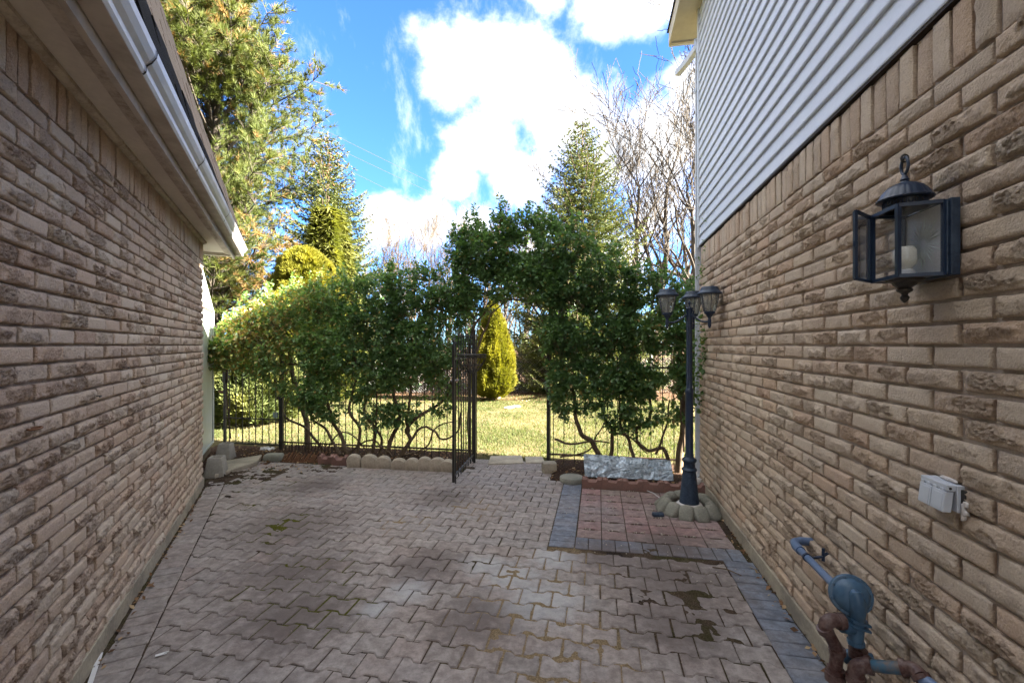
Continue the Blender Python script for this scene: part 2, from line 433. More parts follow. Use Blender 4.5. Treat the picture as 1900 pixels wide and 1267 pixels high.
M['grass'] = leaf_mat('grass_blades', [(0.0, (0.045, 0.06, 0.018)), (0.45, (0.075, 0.10, 0.028)), (0.75, (0.14, 0.135, 0.055)), (1.0, (0.22, 0.18, 0.10))], 0.6, 0.35, 0.2)
M['dead_leaf'] = leaf_mat('dead_leaf', [(0.0, (0.08, 0.045, 0.028)), (0.5, (0.25, 0.14, 0.075)), (1.0, (0.48, 0.36, 0.22))], 0.8, 0.1, 0.15)


# ------------------------------------------------------------ scene helpers
def link(name, data, parent=None, loc=(0, 0, 0)):
    o = bpy.data.objects.new(name, data)
    COL.objects.link(o)
    o.location = loc
    if parent is not None:
        o.parent = parent
    return o


def tag(o, label=None, cat=None, group=None, kind=None):
    if label: o['label'] = label
    if cat: o['category'] = cat
    if group: o['group'] = group
    if kind: o['kind'] = kind
    return o


def thing(name, label, cat, loc=(0, 0, 0), rotz=0.0, group=None):
    o = link(name, None, None, loc)
    o.rotation_euler = (0, 0, rotz)
    o.empty_display_size = 0.1
    return tag(o, label, cat, group)


def copy_tree(o, parent=None):
    c = o.copy()
    COL.objects.link(c)
    c.parent = parent
    for ch in list(o.children):
        copy_tree(ch, c)
    return c


class MB:
    """collects geometry, builds ONE mesh object"""
    def __init__(self):
        self.v, self.f = [], []

    def add(self, vs, fs):
        k = len(self.v)
        self.v.extend([tuple(p) for p in vs])
        self.f.extend([tuple(i + k for i in f) for f in fs])
        return self

    def box(self, x0, x1, y0, y1, z0, z1, mtx=None):
        vs = [Vector((x, y, z)) for x in (x0, x1) for y in (y0, y1) for z in (z0, z1)]
        if mtx is not None:
            vs = [mtx @ p for p in vs]
        return self.add(vs, [(0, 1, 3, 2), (4, 6, 7, 5), (0, 4, 5, 1), (2, 3, 7, 6), (0, 2, 6, 4), (1, 5, 7, 3)])

    def tube(self, pts, r, sides=8, cap=True, closed=False, rot=0.0):
        pts = [Vector(p) for p in pts]
        n = len(pts)
        rs = r if isinstance(r, (list, tuple)) else [r] * n
        rings = []
        ref = None
        for i, p in enumerate(pts):
            if closed:
                t = (pts[(i + 1) % n] - pts[i - 1])
            else:
                t = pts[min(i + 1, n - 1)] - pts[max(i - 1, 0)]
            if t.length < 1e-9:
                t = Vector((0, 0, 1))
            t.normalize()
            if ref is None:
                ref = Vector((0, 0, 1)) if abs(t.z) < 0.9 else Vector((1, 0, 0))
            a = (ref - t * ref.dot(t))
            if a.length < 1e-5:
                a = t.orthogonal()
            a.normalize()
            b = t.cross(a)
            ref = a
            rings.append([p + (a * math.cos(2 * PI * k / sides + rot) + b * math.sin(2 * PI * k / sides + rot)) * rs[i] for k in range(sides)])
        vs = [q for ring in rings for q in ring]
        fs = []
        m = n if closed else n - 1
        for i in range(m):
            for k in range(sides):
                a0 = i * sides + k
                a1 = i * sides + (k + 1) % sides
                b0 = ((i + 1) % n) * sides + k
                b1 = ((i + 1) % n) * sides + (k + 1) % sides
                fs.append((a0, a1, b1, b0))
        if cap and not closed:
            fs.append(tuple(range(sides - 1, -1, -1)))
            fs.append(tuple((n - 1) * sides + k for k in range(sides)))
        return self.add(vs, fs)

    def lathe(self, prof, sides=24, mtx=None, flute=0.0, nfl=0):
        vs, fs = [], []
        for (r, z) in prof:
            for k in range(sides):
                a = 2 * PI * k / sides
                rr = r * (1 + flute * (math.cos(a * nfl) if nfl else 0))
                p = Vector((rr * math.cos(a), rr * math.sin(a), z))
                vs.append(mtx @ p if mtx is not None else p)
        for i in range(len(prof) - 1):
            for k in range(sides):
                a0, a1 = i * sides + k, i * sides + (k + 1) % sides
                fs.append((a0, a1, a1 + sides, a0 + sides))
        fs.append(tuple(range(sides - 1, -1, -1)))
        fs.append(tuple((len(prof) - 1) * sides + k for k in range(sides)))
        return self.add(vs, fs)

    def build(self, name, mat, parent=None, smooth=False, bevel=0.0, loc=(0, 0, 0), segs=2):
        me = bpy.data.meshes.new(name)
        me.from_pydata(self.v, [], self.f)
        me.update()
        if bevel > 0:
            bm = bmesh.new()
            bm.from_mesh(me)
            bmesh.ops.bevel(bm, geom=bm.edges[:], offset=bevel, segments=segs, affect='EDGES', profile=0.5)
            bm.to_mesh(me)
            bm.free()
        me.materials.append(mat)
        if smooth:
            sm(me)
        return link(name, me, parent, loc)


def sm(me, ang=0.7):
    me.polygons.foreach_set('use_smooth', [True] * len(me.polygons))
    try:
        me.set_sharp_from_angle(angle=ang)
    except Exception:
        pass


def np_object(name, V, F, mat, parent=None, rnd=None, smooth=False):
    """V (n,3) float, F (m,k) int, rnd per vertex"""
    me = bpy.data.meshes.new(name)
    n, (mf, k) = len(V), F.shape
    me.vertices.add(n)
    me.vertices.foreach_set('co', np.ascontiguousarray(V, dtype=np.float32).ravel())
    me.loops.add(mf * k)
    me.loops.foreach_set('vertex_index', np.ascontiguousarray(F, dtype=np.int32).ravel())
    me.polygons.add(mf)
    me.polygons.foreach_set('loop_start', np.arange(0, mf * k, k, dtype=np.int32))
    if rnd is not None:
        a = me.attributes.new('rnd', 'FLOAT', 'POINT')
        a.data.foreach_set('value', np.ascontiguousarray(rnd, dtype=np.float32))
    me.update(calc_edges=True)
    me.materials.append(mat)
    if smooth:
        me.polygons.foreach_set('use_smooth', [True] * mf)
    return link(name, me, parent)


def frames(dirs, roll):
    """rotation matrices whose columns are (side, dir, up)"""
    d = dirs / np.maximum(np.linalg.norm(dirs, axis=1, keepdims=True), 1e-9)
    ref = np.tile(np.array([0, 0, 1.0]), (len(d), 1))
    ref[np.abs(d[:, 2]) > 0.95] = (1.0, 0, 0)
    s = np.cross(d, ref)
    s /= np.linalg.norm(s, axis=1, keepdims=True)
    u = np.cross(s, d)
    c, si = np.cos(roll)[:, None], np.sin(roll)[:, None]
    s2 = s * c + u * si
    u2 = -s * si + u * c
    return np.stack([s2, d, u2], axis=2)


def scatter(tv, tf, pos, R, scale):
    tv = np.asarray(tv, float)
    tf = np.asarray(tf, int)
    N, k = len(pos), len(tv)
    V = np.einsum('nij,kj->nki', R, tv) * scale[:, None, None] + pos[:, None, :]
    F = tf[None] + (np.arange(N) * k)[:, None, None]
    return V.reshape(-1, 3), F.reshape(-1, tf.shape[1]), k


def vnoise(x, y, seed=0):
    xi, yi = np.floor(x).astype(np.int64), np.floor(y).astype(np.int64)
    xf, yf = x - xi, y - yi
    def h(a, b):
        n = (a * 374761393 + b * 668265263 + seed * 974711) & 0xffffffff
        n = ((n ^ (n >> 13)) * 1274126177) & 0xffffffff
        return ((n ^ (n >> 16)) & 0xffff) / 65535.0
    u, v = xf * xf * (3 - 2 * xf), yf * yf * (3 - 2 * yf)
    return (h(xi, yi) * (1 - u) + h(xi + 1, yi) * u) * (1 - v) + (h(xi, yi + 1) * (1 - u) + h(xi + 1, yi + 1) * u) * v


def fbm(x, y, oct=4, seed=0):
    s, a, t = 0, 0.5, 0
    for i in range(oct):
        s = s + a * vnoise(x * 2 ** i, y * 2 ** i, seed + i)
        t += a
        a *= 0.55
    return s / t


# plan frames: everything on the plot is square to the right-hand house
AR = math.atan(0.1905)
dR = Vector((math.sin(AR), math.cos(AR), 0)); nR = Vector((-math.cos(AR), math.sin(AR), 0)); OR = Vector((1.116, 0, 0))
AL = math.atan(0.488)
dL = Vector((-math.sin(AL), math.cos(AL), 0)); nL = Vector((math.cos(AL), math.sin(AL), 0)); OL = Vector((-0.958, 0, 0))


def PR(w, l, z=0.0):
    return OR + dR * l + nR * w + Vector((0, 0, z))


def PL(w, l, z=0.0):
    return OL + dL * l + nL * w + Vector((0, 0, z))


def toR(p):
    q = Vector((p[0], p[1], 0)) - OR
    return q.dot(nR), q.dot(dR)


def proj(p):
    if p.y < 0.05:
        return None
    return 950 + FX * p.x / p.y, 640 - FX * (p.z - EYE) / p.y


def shown(corners):
    q = [proj(c) for c in corners]
    if any(a is None for a in q):
        return 0.0
    xs, ys = [a[0] for a in q], [a[1] for a in q]
    if max(xs) < 0 or min(xs) > 1900 or max(ys) < 0 or min(ys) > 1267:
        return 0.0
    a = 0
    for i in range(len(q)):
        x0, y0 = q[i]; x1, y1 = q[(i + 1) % len(q)]
        a += x0 * y1 - x1 * y0
    return abs(a) / 2

# ------------------------------------------------------------ ground and lawn
def ground():
    mb = MB()
    S = 260
    xs = [-S, -60, -20, -8, 0, 8, 20, 60, S]
    ys = [-40, -10, 0, 6, 12, 20, 40, 80, S]
    vs = [(x, y, -0.055) for y in ys for x in xs]
    n = len(xs)
    mb.add(vs, [(j * n + i, j * n + i + 1, (j + 1) * n + i + 1, (j + 1) * n + i) for j in range(len(ys) - 1) for i in range(n - 1)])
    return tag(mb.build('ground', M['ground']), kind='structure')


ground()

# lawn: a slightly uneven sheet with grass blades on it
xs = np.linspace(-14, 12, 105); ls = np.linspace(5.95, 16.5, 70)
LX, LY = np.meshgrid(xs, ls)
LZ = -0.035 + 0.03 * fbm(LX * 1.2, LY * 1.2, 3, 5)
V = np.stack([LX.ravel(), LY.ravel(), LZ.ravel()], 1)
nx = len(xs)
F = np.array([(j * nx + i, j * nx + i + 1, (j + 1) * nx + i + 1, (j + 1) * nx + i) for j in range(len(ls) - 1) for i in range(nx - 1)])
lawn = tag(np_object('lawn', V, F, M['ground'], smooth=True), kind='structure')

N = 95000
gy = 5.9 + 8.1 * RNG.random(N) ** 1.35
gx = -7.6 + 11.6 * RNG.random(N)
keep = np.ones(N, bool)
w_ = -(gx - 1.116) * math.cos(AR) + gy * math.sin(AR)
l_ = (gx - 1.116) * math.sin(AR) + gy * math.cos(AR)
keep &= l_ > np.where((w_ > 1.75) & (w_ < 2.7), 5.98, 6.15)
bare = fbm(gx * 0.9, gy * 0.9, 4, 3)
keep &= RNG.random(N) < np.clip(1.35 - bare * 0.9, 0.2, 1)
gx, gy, bare = gx[keep], gy[keep], bare[keep]
N = len(gx)
gz = -0.035 + 0.03 * fbm(gx * 1.2, gy * 1.2, 3, 5)
dirs = np.stack([RNG.normal(0, 0.55, N), RNG.normal(0, 0.55, N), np.ones(N)], 1)
R = frames(dirs, RNG.random(N) * 6.28)
V, F, k = scatter([(-0.12, 0, 0), (0.12, 0, 0), (0.0, 1, 0.15)], [(0, 1, 2)], np.stack([gx, gy, gz], 1), R, 0.025 + 0.035 * RNG.random(N))
rv = np.clip(bare * 1.5 - 0.35 + RNG.normal(0, 0.2, N), 0, 1)
tag(np_object('grass', V, F, M['grass'], rnd=np.repeat(rv, k)), 'short patchy lawn grass in yellow green behind the fence', 'grass', kind='stuff')


# ------------------------------------------------------------ brick meshes
def brick_mesh(name, L, H, rough, seed, nx, nz, mat, back=0.024):
    me = bpy.data.meshes.new(name)
    rs = random.Random(seed)
    vs, ra = [], []
    cx, cz = rs.uniform(-0.2, 0.2) * L, rs.uniform(-0.15, 0.15) * H
    sx, sz = rs.uniform(0.30, 0.52) * L, rs.uniform(0.34, 0.55) * H
    off = Vector((rs.random() * 50, rs.random() * 50, 0))
    lip = rs.uniform(0.0, 1.0)
    y_off = rs.uniform(-0.003, 0.003)
    ca = []
    base_m = 0.22 if rough > 0 else 0.08
    for j in range(nz + 1):
        for i in range(nx + 1):
            x = -L / 2 + L * i / nx
            z = -H / 2 + H * j / nz
            q = Vector((x * 20, z * 26, 0)) + off
            d = min(L / 2 - abs(x), H / 2 - abs(z))
            n1 = noise.noise(q); n2 = noise.noise(q * 2.6 + Vector((9, 3, 1))); n3 = noise.noise(q * 5.2); n4 = noise.noise(q * 10.5)
            e = math.sqrt(((x - cx) / sx) ** 2 + ((z - cz) / sz) ** 2)
            m_ = max(0.0, min(1.0, (1.15 - e + 0.7 * n1 + 0.3 * n2) * 2.6)) * rough
            mm = max(m_, base_m)
            y = y_off + 0.002 * n1 - 0.005 * math.exp(-d / 0.0035)
            crag = -abs(n2) * 1.2 + 0.5 * n3 + 0.35 * n4
            y += m_ * (0.0085 + 0.005 * n1) + mm * 0.0115 * crag
            if 0 < i < nx and 0 < j < nz:
                x += 0.0020 * n3
                z += 0.0015 * n1 - m_ * 0.005 * lip + 0.0015 * n4
            elif rough > 0:
                x += 0.002 * n2 * (1 if 0 < i < nx else 0.6)
                z += 0.0026 * n1 + 0.0012 * n3
            vs.append((x, y, z)); ra.append(m_)
            ca.append(mm * max(0.0, min(1.0, (-crag - 0.12) * 1.9)))
    fs = []
    w = nx + 1
    for j in range(nz):
        for i in range(nx):
            a = j * w + i
            fs.append((a, a + 1, a + w + 1, a + w))      # faces +y? fixed below
    loop = [i for i in range(w)] + [j * w + nx for j in range(1, nz + 1)] + [nz * w + i for i in range(nx - 1, -1, -1)] + [j * w for j in range(nz - 1, 0, -1)]
    k = len(vs)
    for a in loop:
        p = vs[a]
        vs.append((p[0], -back, p[2])); ra.append(0.0); ca.append(0.0)
    n = len(loop)
    for i in range(n):
        fs.append((loop[(i + 1) % n], loop[i], k + i, k + (i + 1) % n))
    fs = [tuple(reversed(f)) for f in fs]
    me.from_pydata(vs, [], fs)
    at = me.attributes.new('rough', 'FLOAT', 'POINT')
    at.data.foreach_set('value', ra)
    at = me.attributes.new('cav', 'FLOAT', 'POINT')
    at.data.foreach_set('value', ca)
    me.update()
    me.materials.append(mat)
    sm(me, 1.0)
    return me


def join_pieces(name, items, mat, parent):
    """items: (mesh, Matrix, rnd) -> ONE mesh with rnd/rough attributes"""
    cache = {}
    Vs, Fs, Rn, Ro, Ca = [], [], [], [], []
    k = 0
    for me, mt, r in items:
        if me.name not in cache:
            n = len(me.vertices)
            co = np.empty(n * 3, np.float32); me.vertices.foreach_get('co', co)
            ro = np.zeros(n, np.float32)
            if 'rough' in me.attributes:
                me.attributes['rough'].data.foreach_get('value', ro)
            cv = np.zeros(n, np.float32)
            if 'cav' in me.attributes:
                me.attributes['cav'].data.foreach_get('value', cv)
            polys = [tuple(p.vertices) for p in me.polygons]
            cache[me.name] = (co.reshape(-1, 3), ro, polys, cv)
        co, ro, polys, cv = cache[me.name]
        A = np.array(mt)
        Vs.append(co @ A[:3, :3].T + A[:3, 3])
        Fs.extend([tuple(i + k for i in p) for p in polys])
        Rn.append(np.full(len(co), r)); Ro.append(ro); Ca.append(cv)
        k += len(co)
    me = bpy.data.meshes.new(name)
    me.from_pydata(np.concatenate(Vs).tolist(), [], Fs)
    for nm, arr in (('rnd', np.concatenate(Rn)), ('rough', np.concatenate(Ro)), ('cav', np.concatenate(Ca))):
        a = me.attributes.new(nm, 'FLOAT', 'POINT')
        a.data.foreach_set('value', arr.astype(np.float32))
    me.update()
    me.materials.append(mat)
    sm(me, 1.0)
    return tag(link(name, me, parent), kind='stuff')


def place_limited(items, parent_world, parent, name, stuffname, mat, low=None, limit=300):
    """items: (mesh, Matrix local to parent, corners_local). biggest on screen become parts, the rest ONE stuff part"""
    sc = []
    for it in items:
        sc.append((shown([parent_world @ c for c in it[2]]), it))
    sc.sort(key=lambda t: -t[0])
    ind = [t for t in sc[:limit] if t[0] > 60]
    rest = sc[len(ind):]
    for a, (me, mt, _) in ind:
        o = link(name, me, parent)
        o.matrix_local = mt
    if rest:
        join_pieces(stuffname, [((low.get(it[0].name, it[0]) if low else it[0]), it[1], random.random()) for a, it in rest], mat, parent)


def build_brick_wall(house, mw, side, l0, l1, pitch, Lb, row_top, nrows, phase_l, phase_row, sgn, mat, sold_pitch, sold_top):
    """local x = sgn*l, y out of the wall, z up"""
    g = 0.0125
    gx = 0.017
    hi, lo = [], {}
    for k in range(26):
        rg = (0, 0.0, 0.25, 0.6, 1.0, 0.85, 0.5, 1.0, 0.3, 0.0, 0.75, 1.0, 0.1, 0.9, 0.45, 0.7, 0.35, 0.2, 0.8, 0.55, 0.0, 0.65, 0.4, 1.0, 0.15, 0.5)[k]
        if side == 'right':
            rg *= 0.9
        a = brick_mesh('brick_' + side, Lb - gx, pitch - g, rg, 100 + k, 40, 13, mat)
        b = brick_mesh('brick_low_' + side, Lb - gx, pitch - g, rg, 100 + k, 12, 5, mat)
        hi.append(a); lo[a.name] = b
    half = [brick_mesh('half_brick_' + side, Lb / 2 - gx, pitch - g, 0.6 * (k % 2), 300 + k, 9, 8, mat) for k in range(3)]
    sold = []
    sh = sold_top - row_top - g
    for k in range(6):
        sold.append(brick_mesh('soldier_brick_' + side, sold_pitch - 0.013, sh, (0, 0.15, 0, 0.3, 0.1, 0)[k], 400 + k, 6, 12, mat))
    items = []
    for r in range(nrows):
        zc = row_top - pitch * (r + 0.5)
        ph = phase_l + (0 if (r - phase_row) % 2 == 0 else Lb / 2)
        k0 = math.floor((l0 - ph) / Lb)
        l = ph + k0 * Lb
        while l < l1:
            a, b = max(l, l0), min(l + Lb, l1)
            if b - a > 0.04:
                me = random.choice(hi)
                full = (b - a) > Lb * 0.75
                if not full:
                    me = random.choice(half)
                nominal = (Lb if full else Lb / 2) - gx
                sx = (b - a - gx) / nominal
                fl = random.choice((1, -1))
                mt = Matrix.Translation((sgn * (a + b) / 2, random.uniform(-0.0035, 0.003), zc + random.uniform(-0.0012, 0.0012))) @ \
                    Matrix.Rotation(random.gauss(0, 0.004), 4, 'Y') @ Matrix.Rotation(random.gauss(0, 0.008), 4, 'Z') @ Matrix.Diagonal((sx, 1, 1, 1))
                if fl < 0:
                    mt = mt @ Matrix.Rotation(PI, 4, 'Y')
                cs = [Vector((sgn * q, 0, zc + e)) for q, e in ((a, -pitch / 2), (b, -pitch / 2), (b, pitch / 2), (a, pitch / 2))]
                items.append((me, mt, cs))
            l += Lb
    place_limited(items, mw, house, 'brick', 'distant_bricks', mat, lo)
    items = []
    l = l0
    n = 0
    while l + sold_pitch <= l1 + 0.01:
        a, b = l, l + sold_pitch
        zc = (row_top + sold_top) / 2
        mt = Matrix.Translation((sgn * (a + b) / 2, random.uniform(-0.002, 0.004), zc)) @ Matrix.Rotation(random.gauss(0, 0.01), 4, 'Y')
        cs = [Vector((sgn * q, 0, e)) for q, e in ((a, row_top), (b, row_top), (b, sold_top), (a, sold_top))]
        items.append((random.choice(sold), mt, cs))
        l += sold_pitch
    place_limited(items, mw, house, 'soldier_brick', 'distant_soldier_bricks', mat)


# ------------------------------------------------------------ left house
def sheet(mb, prof, x0, x1):
    """extrude an open yz profile along x with both ends; prof list of (y,z)"""
    n = len(prof)
    vs = [(x0, y, z) for y, z in prof] + [(x1, y, z) for y, z in prof]
    mb.add(vs, [(i, (i + 1) % n, n + (i + 1) % n, n + i) for i in range(n)])
    mb.add([(x0, y, z) for y, z in prof], [tuple(range(n - 1, -1, -1))])
    mb.add([(x1, y, z) for y, z in prof], [tuple(range(n))])


LB0, LB1 = -1.6, 5.526
hl = thing('brick_house', 'single storey house of pinkish beige brick with white gutter on the left', 'house', tuple(OL),
           math.atan2(-dL.y, -dL.x))
bpy.context.view_layer.update()
mwL = Matrix.Translation(OL) @ Matrix.Rotation(math.atan2(-dL.y, -dL.x), 4, 'Z')
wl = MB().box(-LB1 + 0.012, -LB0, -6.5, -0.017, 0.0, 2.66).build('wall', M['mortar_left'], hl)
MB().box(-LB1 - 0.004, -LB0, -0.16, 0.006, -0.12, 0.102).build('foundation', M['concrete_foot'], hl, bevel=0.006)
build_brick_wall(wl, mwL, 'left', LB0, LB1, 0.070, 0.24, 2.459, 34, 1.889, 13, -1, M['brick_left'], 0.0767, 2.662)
# local x = -l ; eaves run past the rear corner
e0, e1 = -(LB1 + 0.60), -LB0
c26 = math.cos(AL)
yo = lambda a: (0.958 - a) * c26                 # lateral offset -> distance out of the wall
mb = MB(); mb.box(e0 + 0.05, e1, -0.3, yo(0.72), 2.668, 2.684)
soff = mb.build('soffit', M['soffit'], hl)
for i in range(3):
    x = -LB1 + 0.5 + i * 2.1
mb = MB(); sheet(mb, [(0.0, 2.640), (0.018, 2.640), (0.034, 2.650), (0.036, 2.6665), (0.0, 2.6665)], e0 + 0.65, e1)
mb.build('corner_moulding', M['trim'], soff, smooth=True)
mb = MB(); sheet(mb, [(yo(0.80), 2.652), (yo(0.72), 2.648), (yo(0.718), 2.690), (yo(0.80), 2.690)], e0 + 0.02, e1)
mb.build('fascia_strip', M['trim'], hl)
mb = MB(); mb.box(e0, e0 + 0.05, -0.4, yo(0.70), 2.635, 2.80)
mb.build('end_fascia', M['cream'], hl)
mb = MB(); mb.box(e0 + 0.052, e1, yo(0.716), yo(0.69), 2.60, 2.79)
mb.build('fascia', M['gutter_tan'], hl)
# K-style gutter: tan brown underside, whiter face
gb = 2.655; gt = 2.76
prof = [(yo(0.688), gb), (yo(0.605), gb), (yo(0.596), gb + 0.012), (yo(0.594), gb + 0.035), (yo(0.575), gb + 0.052), (yo(0.558), gb + 0.078),
        (yo(0.553), gt), (yo(0.570), gt), (yo(0.562), gt - 0.004), (yo(0.572), gb + 0.078), (yo(0.592), gb + 0.052), (yo(0.604), gb + 0.016), (yo(0.688), gb + 0.004)]
mb = MB(); sheet(mb, prof, e0 - 0.02, e1)
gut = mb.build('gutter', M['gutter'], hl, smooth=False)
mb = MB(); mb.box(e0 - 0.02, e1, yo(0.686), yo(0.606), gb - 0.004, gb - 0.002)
mb.build('gutter_underside', M['gutter_tan'], gut)
mb = MB(); sheet(mb, [(yo(0.688), gb), (yo(0.605), gb), (yo(0.594), gb + 0.035), (yo(0.556), gb + 0.078), (yo(0.551), gt), (yo(0.688), gt)], e0 - 0.026, e0 - 0.021)
mb.build('gutter_end_cap', M['gutter'], gut)
for x in (-5.6, -4.35, -3.05, -1.9, -0.7):
    pr = [(yo(0.688), gb - 0.003)] + [(y + 0.003, z - 0.001) for y, z in prof[1:7]] + [(y, z) for y, z in [(yo(0.57), gt + 0.002)]]
    m2 = MB()
    n = len(pr)
    m2.add([(x - 0.006, y, z) for y, z in pr] + [(x + 0.006, y, z) for y, z in pr], [(i, i + 1, n + i + 1, n + i) for i in range(n - 1)])
    m2.build('gutter_seam', M['dark_trim'], gut)
mb = MB()
for k in range(9):
    z = 2.62 + 0
roof_y0, roof_z0 = yo(0.617), 2.80
pitch_dir = Vector((0, -1.0, 3.2)).normalized()
mb = MB()
top = Vector((0, roof_y0, roof_z0)) + pitch_dir * 2.85
mb.add([(e0 + 0.0, roof_y0 - 0.02, roof_z0), (e1, roof_y0 - 0.02, roof_z0), (e1, top.y - 0.02, top.z), (e0, top.y - 0.02, top.z),
        (e0, -6.3, roof_z0), (e1, -6.3, roof_z0), (e1, -5.6, top.z), (e0, -5.6, top.z)],
       [(0, 1, 2, 3), (0, 3, 7, 4), (1, 5, 6, 2), (3, 2, 6, 7), (4, 7, 6, 5), (0, 4, 5, 1)])
roof = mb.build('roof', M['dark_trim'], hl)
mb = MB(); mb.box(e0 - 0.006, e0 + 0.006, -0.012, 0.012, 0, 2.85, Matrix.Translation((0, roof_y0 - 0.004, roof_z0)) @ Matrix.Rotation(math.atan2(1.0, 3.2), 4, 'X'))
mb.build('rake_trim', M['wood_old'], roof)
shm = []
for k in range(4):
    rs = random.Random(k)
    mb = MB()
    mb.box(-0.49, 0.49, -0.0, 0.008 + 0.002 * k, 0.0, 0.165)
    tabs = [-0.5 + i * 0.333 for i in range(3)]
    for t in tabs:
        mb.box(t + 0.01, t + 0.318, 0.004, 0.034 + rs.uniform(0, 0.008), -0.02 - rs.uniform(0, 0.006), 0.125)
    o = mb.build('shingle_source', M['shingle'])
    shm.append(o.data)
    bpy.data.objects.remove(o)
nrow = 19
for r in range(nrow):
    base = Vector((0, roof_y0, roof_z0 - 0.02)) + pitch_dir * (0.148 * r)
    x = e0 + 0.5 + (0.17 if r % 2 else 0.0)
    while x < e1:
        if x < e0 + 7.6:
            o = link('shingle', random.choice(shm), roof)
            o.location = (x, base.y + 0.004, base.z)
            o.rotation_euler = (math.atan2(1.0, 3.2) - 0.05, 0, 0)
        x += 1.0
# small metal things on the left brick wall
for (l, z, lab) in ((1.835, 1.245, 'rusty iron ring fixed in the left brick wall near the front'),):
    o = MB().tube([PL(0.0 + 0.018 + 0.016 * math.sin(a), l + 0.035 * math.cos(a), z) for a in np.linspace(0, 2 * PI, 15)[:-1]], 0.004, 6, closed=True).build('wall_hook', M['slat_rust'], None, True)
    tag(o, lab, 'hook')
for (l, z, lab) in ((2.88, 1.42, 'thin grey nail in a mortar joint of the left wall, upper one'), (2.45, 1.30, 'thin grey nail in the left wall beside the iron ring')):
    o = MB().tube([PL(-0.01, l, z), PL(0.03, l - 0.005, z + 0.002), PL(0.035, l - 0.05, z)], 0.0025, 5).build('wall_nail', M['wire'])
    tag(o, lab, 'nail')

# ------------------------------------------------------------ right house
RB0, RB1 = -1.6, 5.10
hr = thing('brick_house', 'two storey house of tan beige brick below pale blue grey siding on the right', 'house', tuple(OR),
           math.atan2(dR.y, dR.x))
mwR = Matrix.Translation(OR) @ Matrix.Rotation(math.atan2(dR.y, dR.x), 4, 'Z')
wr = MB().box(RB0, RB1 - 0.012, -7.5, -0.017, 0.0, 2.62).build('wall', M['mortar'], hr)
MB().box(RB0, RB1, -7.5, -0.025, 2.622, 5.30).build('upper_wall', M['siding'], hr)
MB().box(RB0, RB1 + 0.004, -0.16, 0.010, -0.12, 0.10).build('foundation', M['concrete_foot'], hr, bevel=0.006)
build_brick_wall(wr, mwR, 'right', RB0, RB1, 0.0725, 0.2445, 2.418, 32, 1.305, 12, 1, M['brick_right'], 0.085, 2.618)
mb = MB(); mb.box(RB0, RB1, -0.03, 0.010, 2.6215, 2.629); mb.build('flashing_strip', M['dark_trim'], hr)
# siding boards, each a clapboard course
bm_ = MB()
pr = [(-0.024, 0.0), (0.012, 0.0), (0.014, 0.006), (0.0135, 0.012), (-0.003, 0.105), (-0.024, 0.107)]
sheet(bm_, pr, RB0, RB1 - 0.03)
o = bm_.build('siding_board', M['siding'], hr)
o.location = (0, 0, 2.636)
for r in range(1, 25):
    c = o.copy(); COL.objects.link(c); c.parent = hr
    c.location = (0, random.uniform(-0.0008, 0.0008), 2.636 + 0.1055 * r)
MB().box(RB1 - 0.055, RB1 + 0.012, -0.06, 0.020, 2.62, 5.27).build('corner_post', M['spout'], hr, bevel=0.004)
# downspout at the rear corner
mb = MB()
x0, x1, y0, y1 = RB1 + 0.03, RB1 + 0.095, -0.060, 0.024
def spout(mb, z0, z1):
    n = 5
    pts = []
    for i in range(n * 2 + 1):                       # fluted outer face
        pts.append((x0 + (x1 - x0) * i / (n * 2), y1 - (0.005 if i % 2 else 0)))
    fl = []
    for i in range(n * 2 + 1):
        fl.append((x0 - (-0.005 if i % 2 else 0), y1 - (y1 - y0) * i / (n * 2)))
    ring = fl[::-1] + pts[1:] + [(x1, y0)]
    m = len(ring)
    mb.add([(x, y, z0) for x, y in ring] + [(x, y, z1) for x, y in ring], [(i, (i + 1) % m, m + (i + 1) % m, m + i) for i in range(m)])
spout(mb, 0.16, 4.80)
ds = mb.build('downspout', M['spout'], hr)
for z in (4.38, 3.42, 2.52, 1.2):
    MB().box(x0 - 0.006, x1 + 0.006, y0 - 0.004, y1 + 0.006, z, z + 0.055).build('downspout_collar', M['spout'], ds, bevel=0.003)
mb = MB()
mb.tube([(x0 + 0.032, -0.02, 4.78), (x0 + 0.032, -0.012, 4.90), (x0 + 0.09, 0.0, 4.99)], [0.045, 0.047, 0.042], 4, rot=PI / 4)
mb.build('downspout_elbow', M['spout'], ds)
mb = MB()
mb.tube([(x0 + 0.03, -0.01, 4.90), (x0 + 0.25, 0.07, 4.86), (x0 + 0.47, 0.15, 4.86)], 0.042, 4, rot=PI / 4)
mb.build('downspout_offset', M['spout'], ds)
MB().tube([(x0 + 0.03, -0.02, 0.20), (x0 + 0.03, -0.015, 0.10), (x0 + 0.0, 0.05, 0.05)], [0.045, 0.047, 0.045], 4, rot=PI / 4).build('downspout_foot', M['spout'], ds)
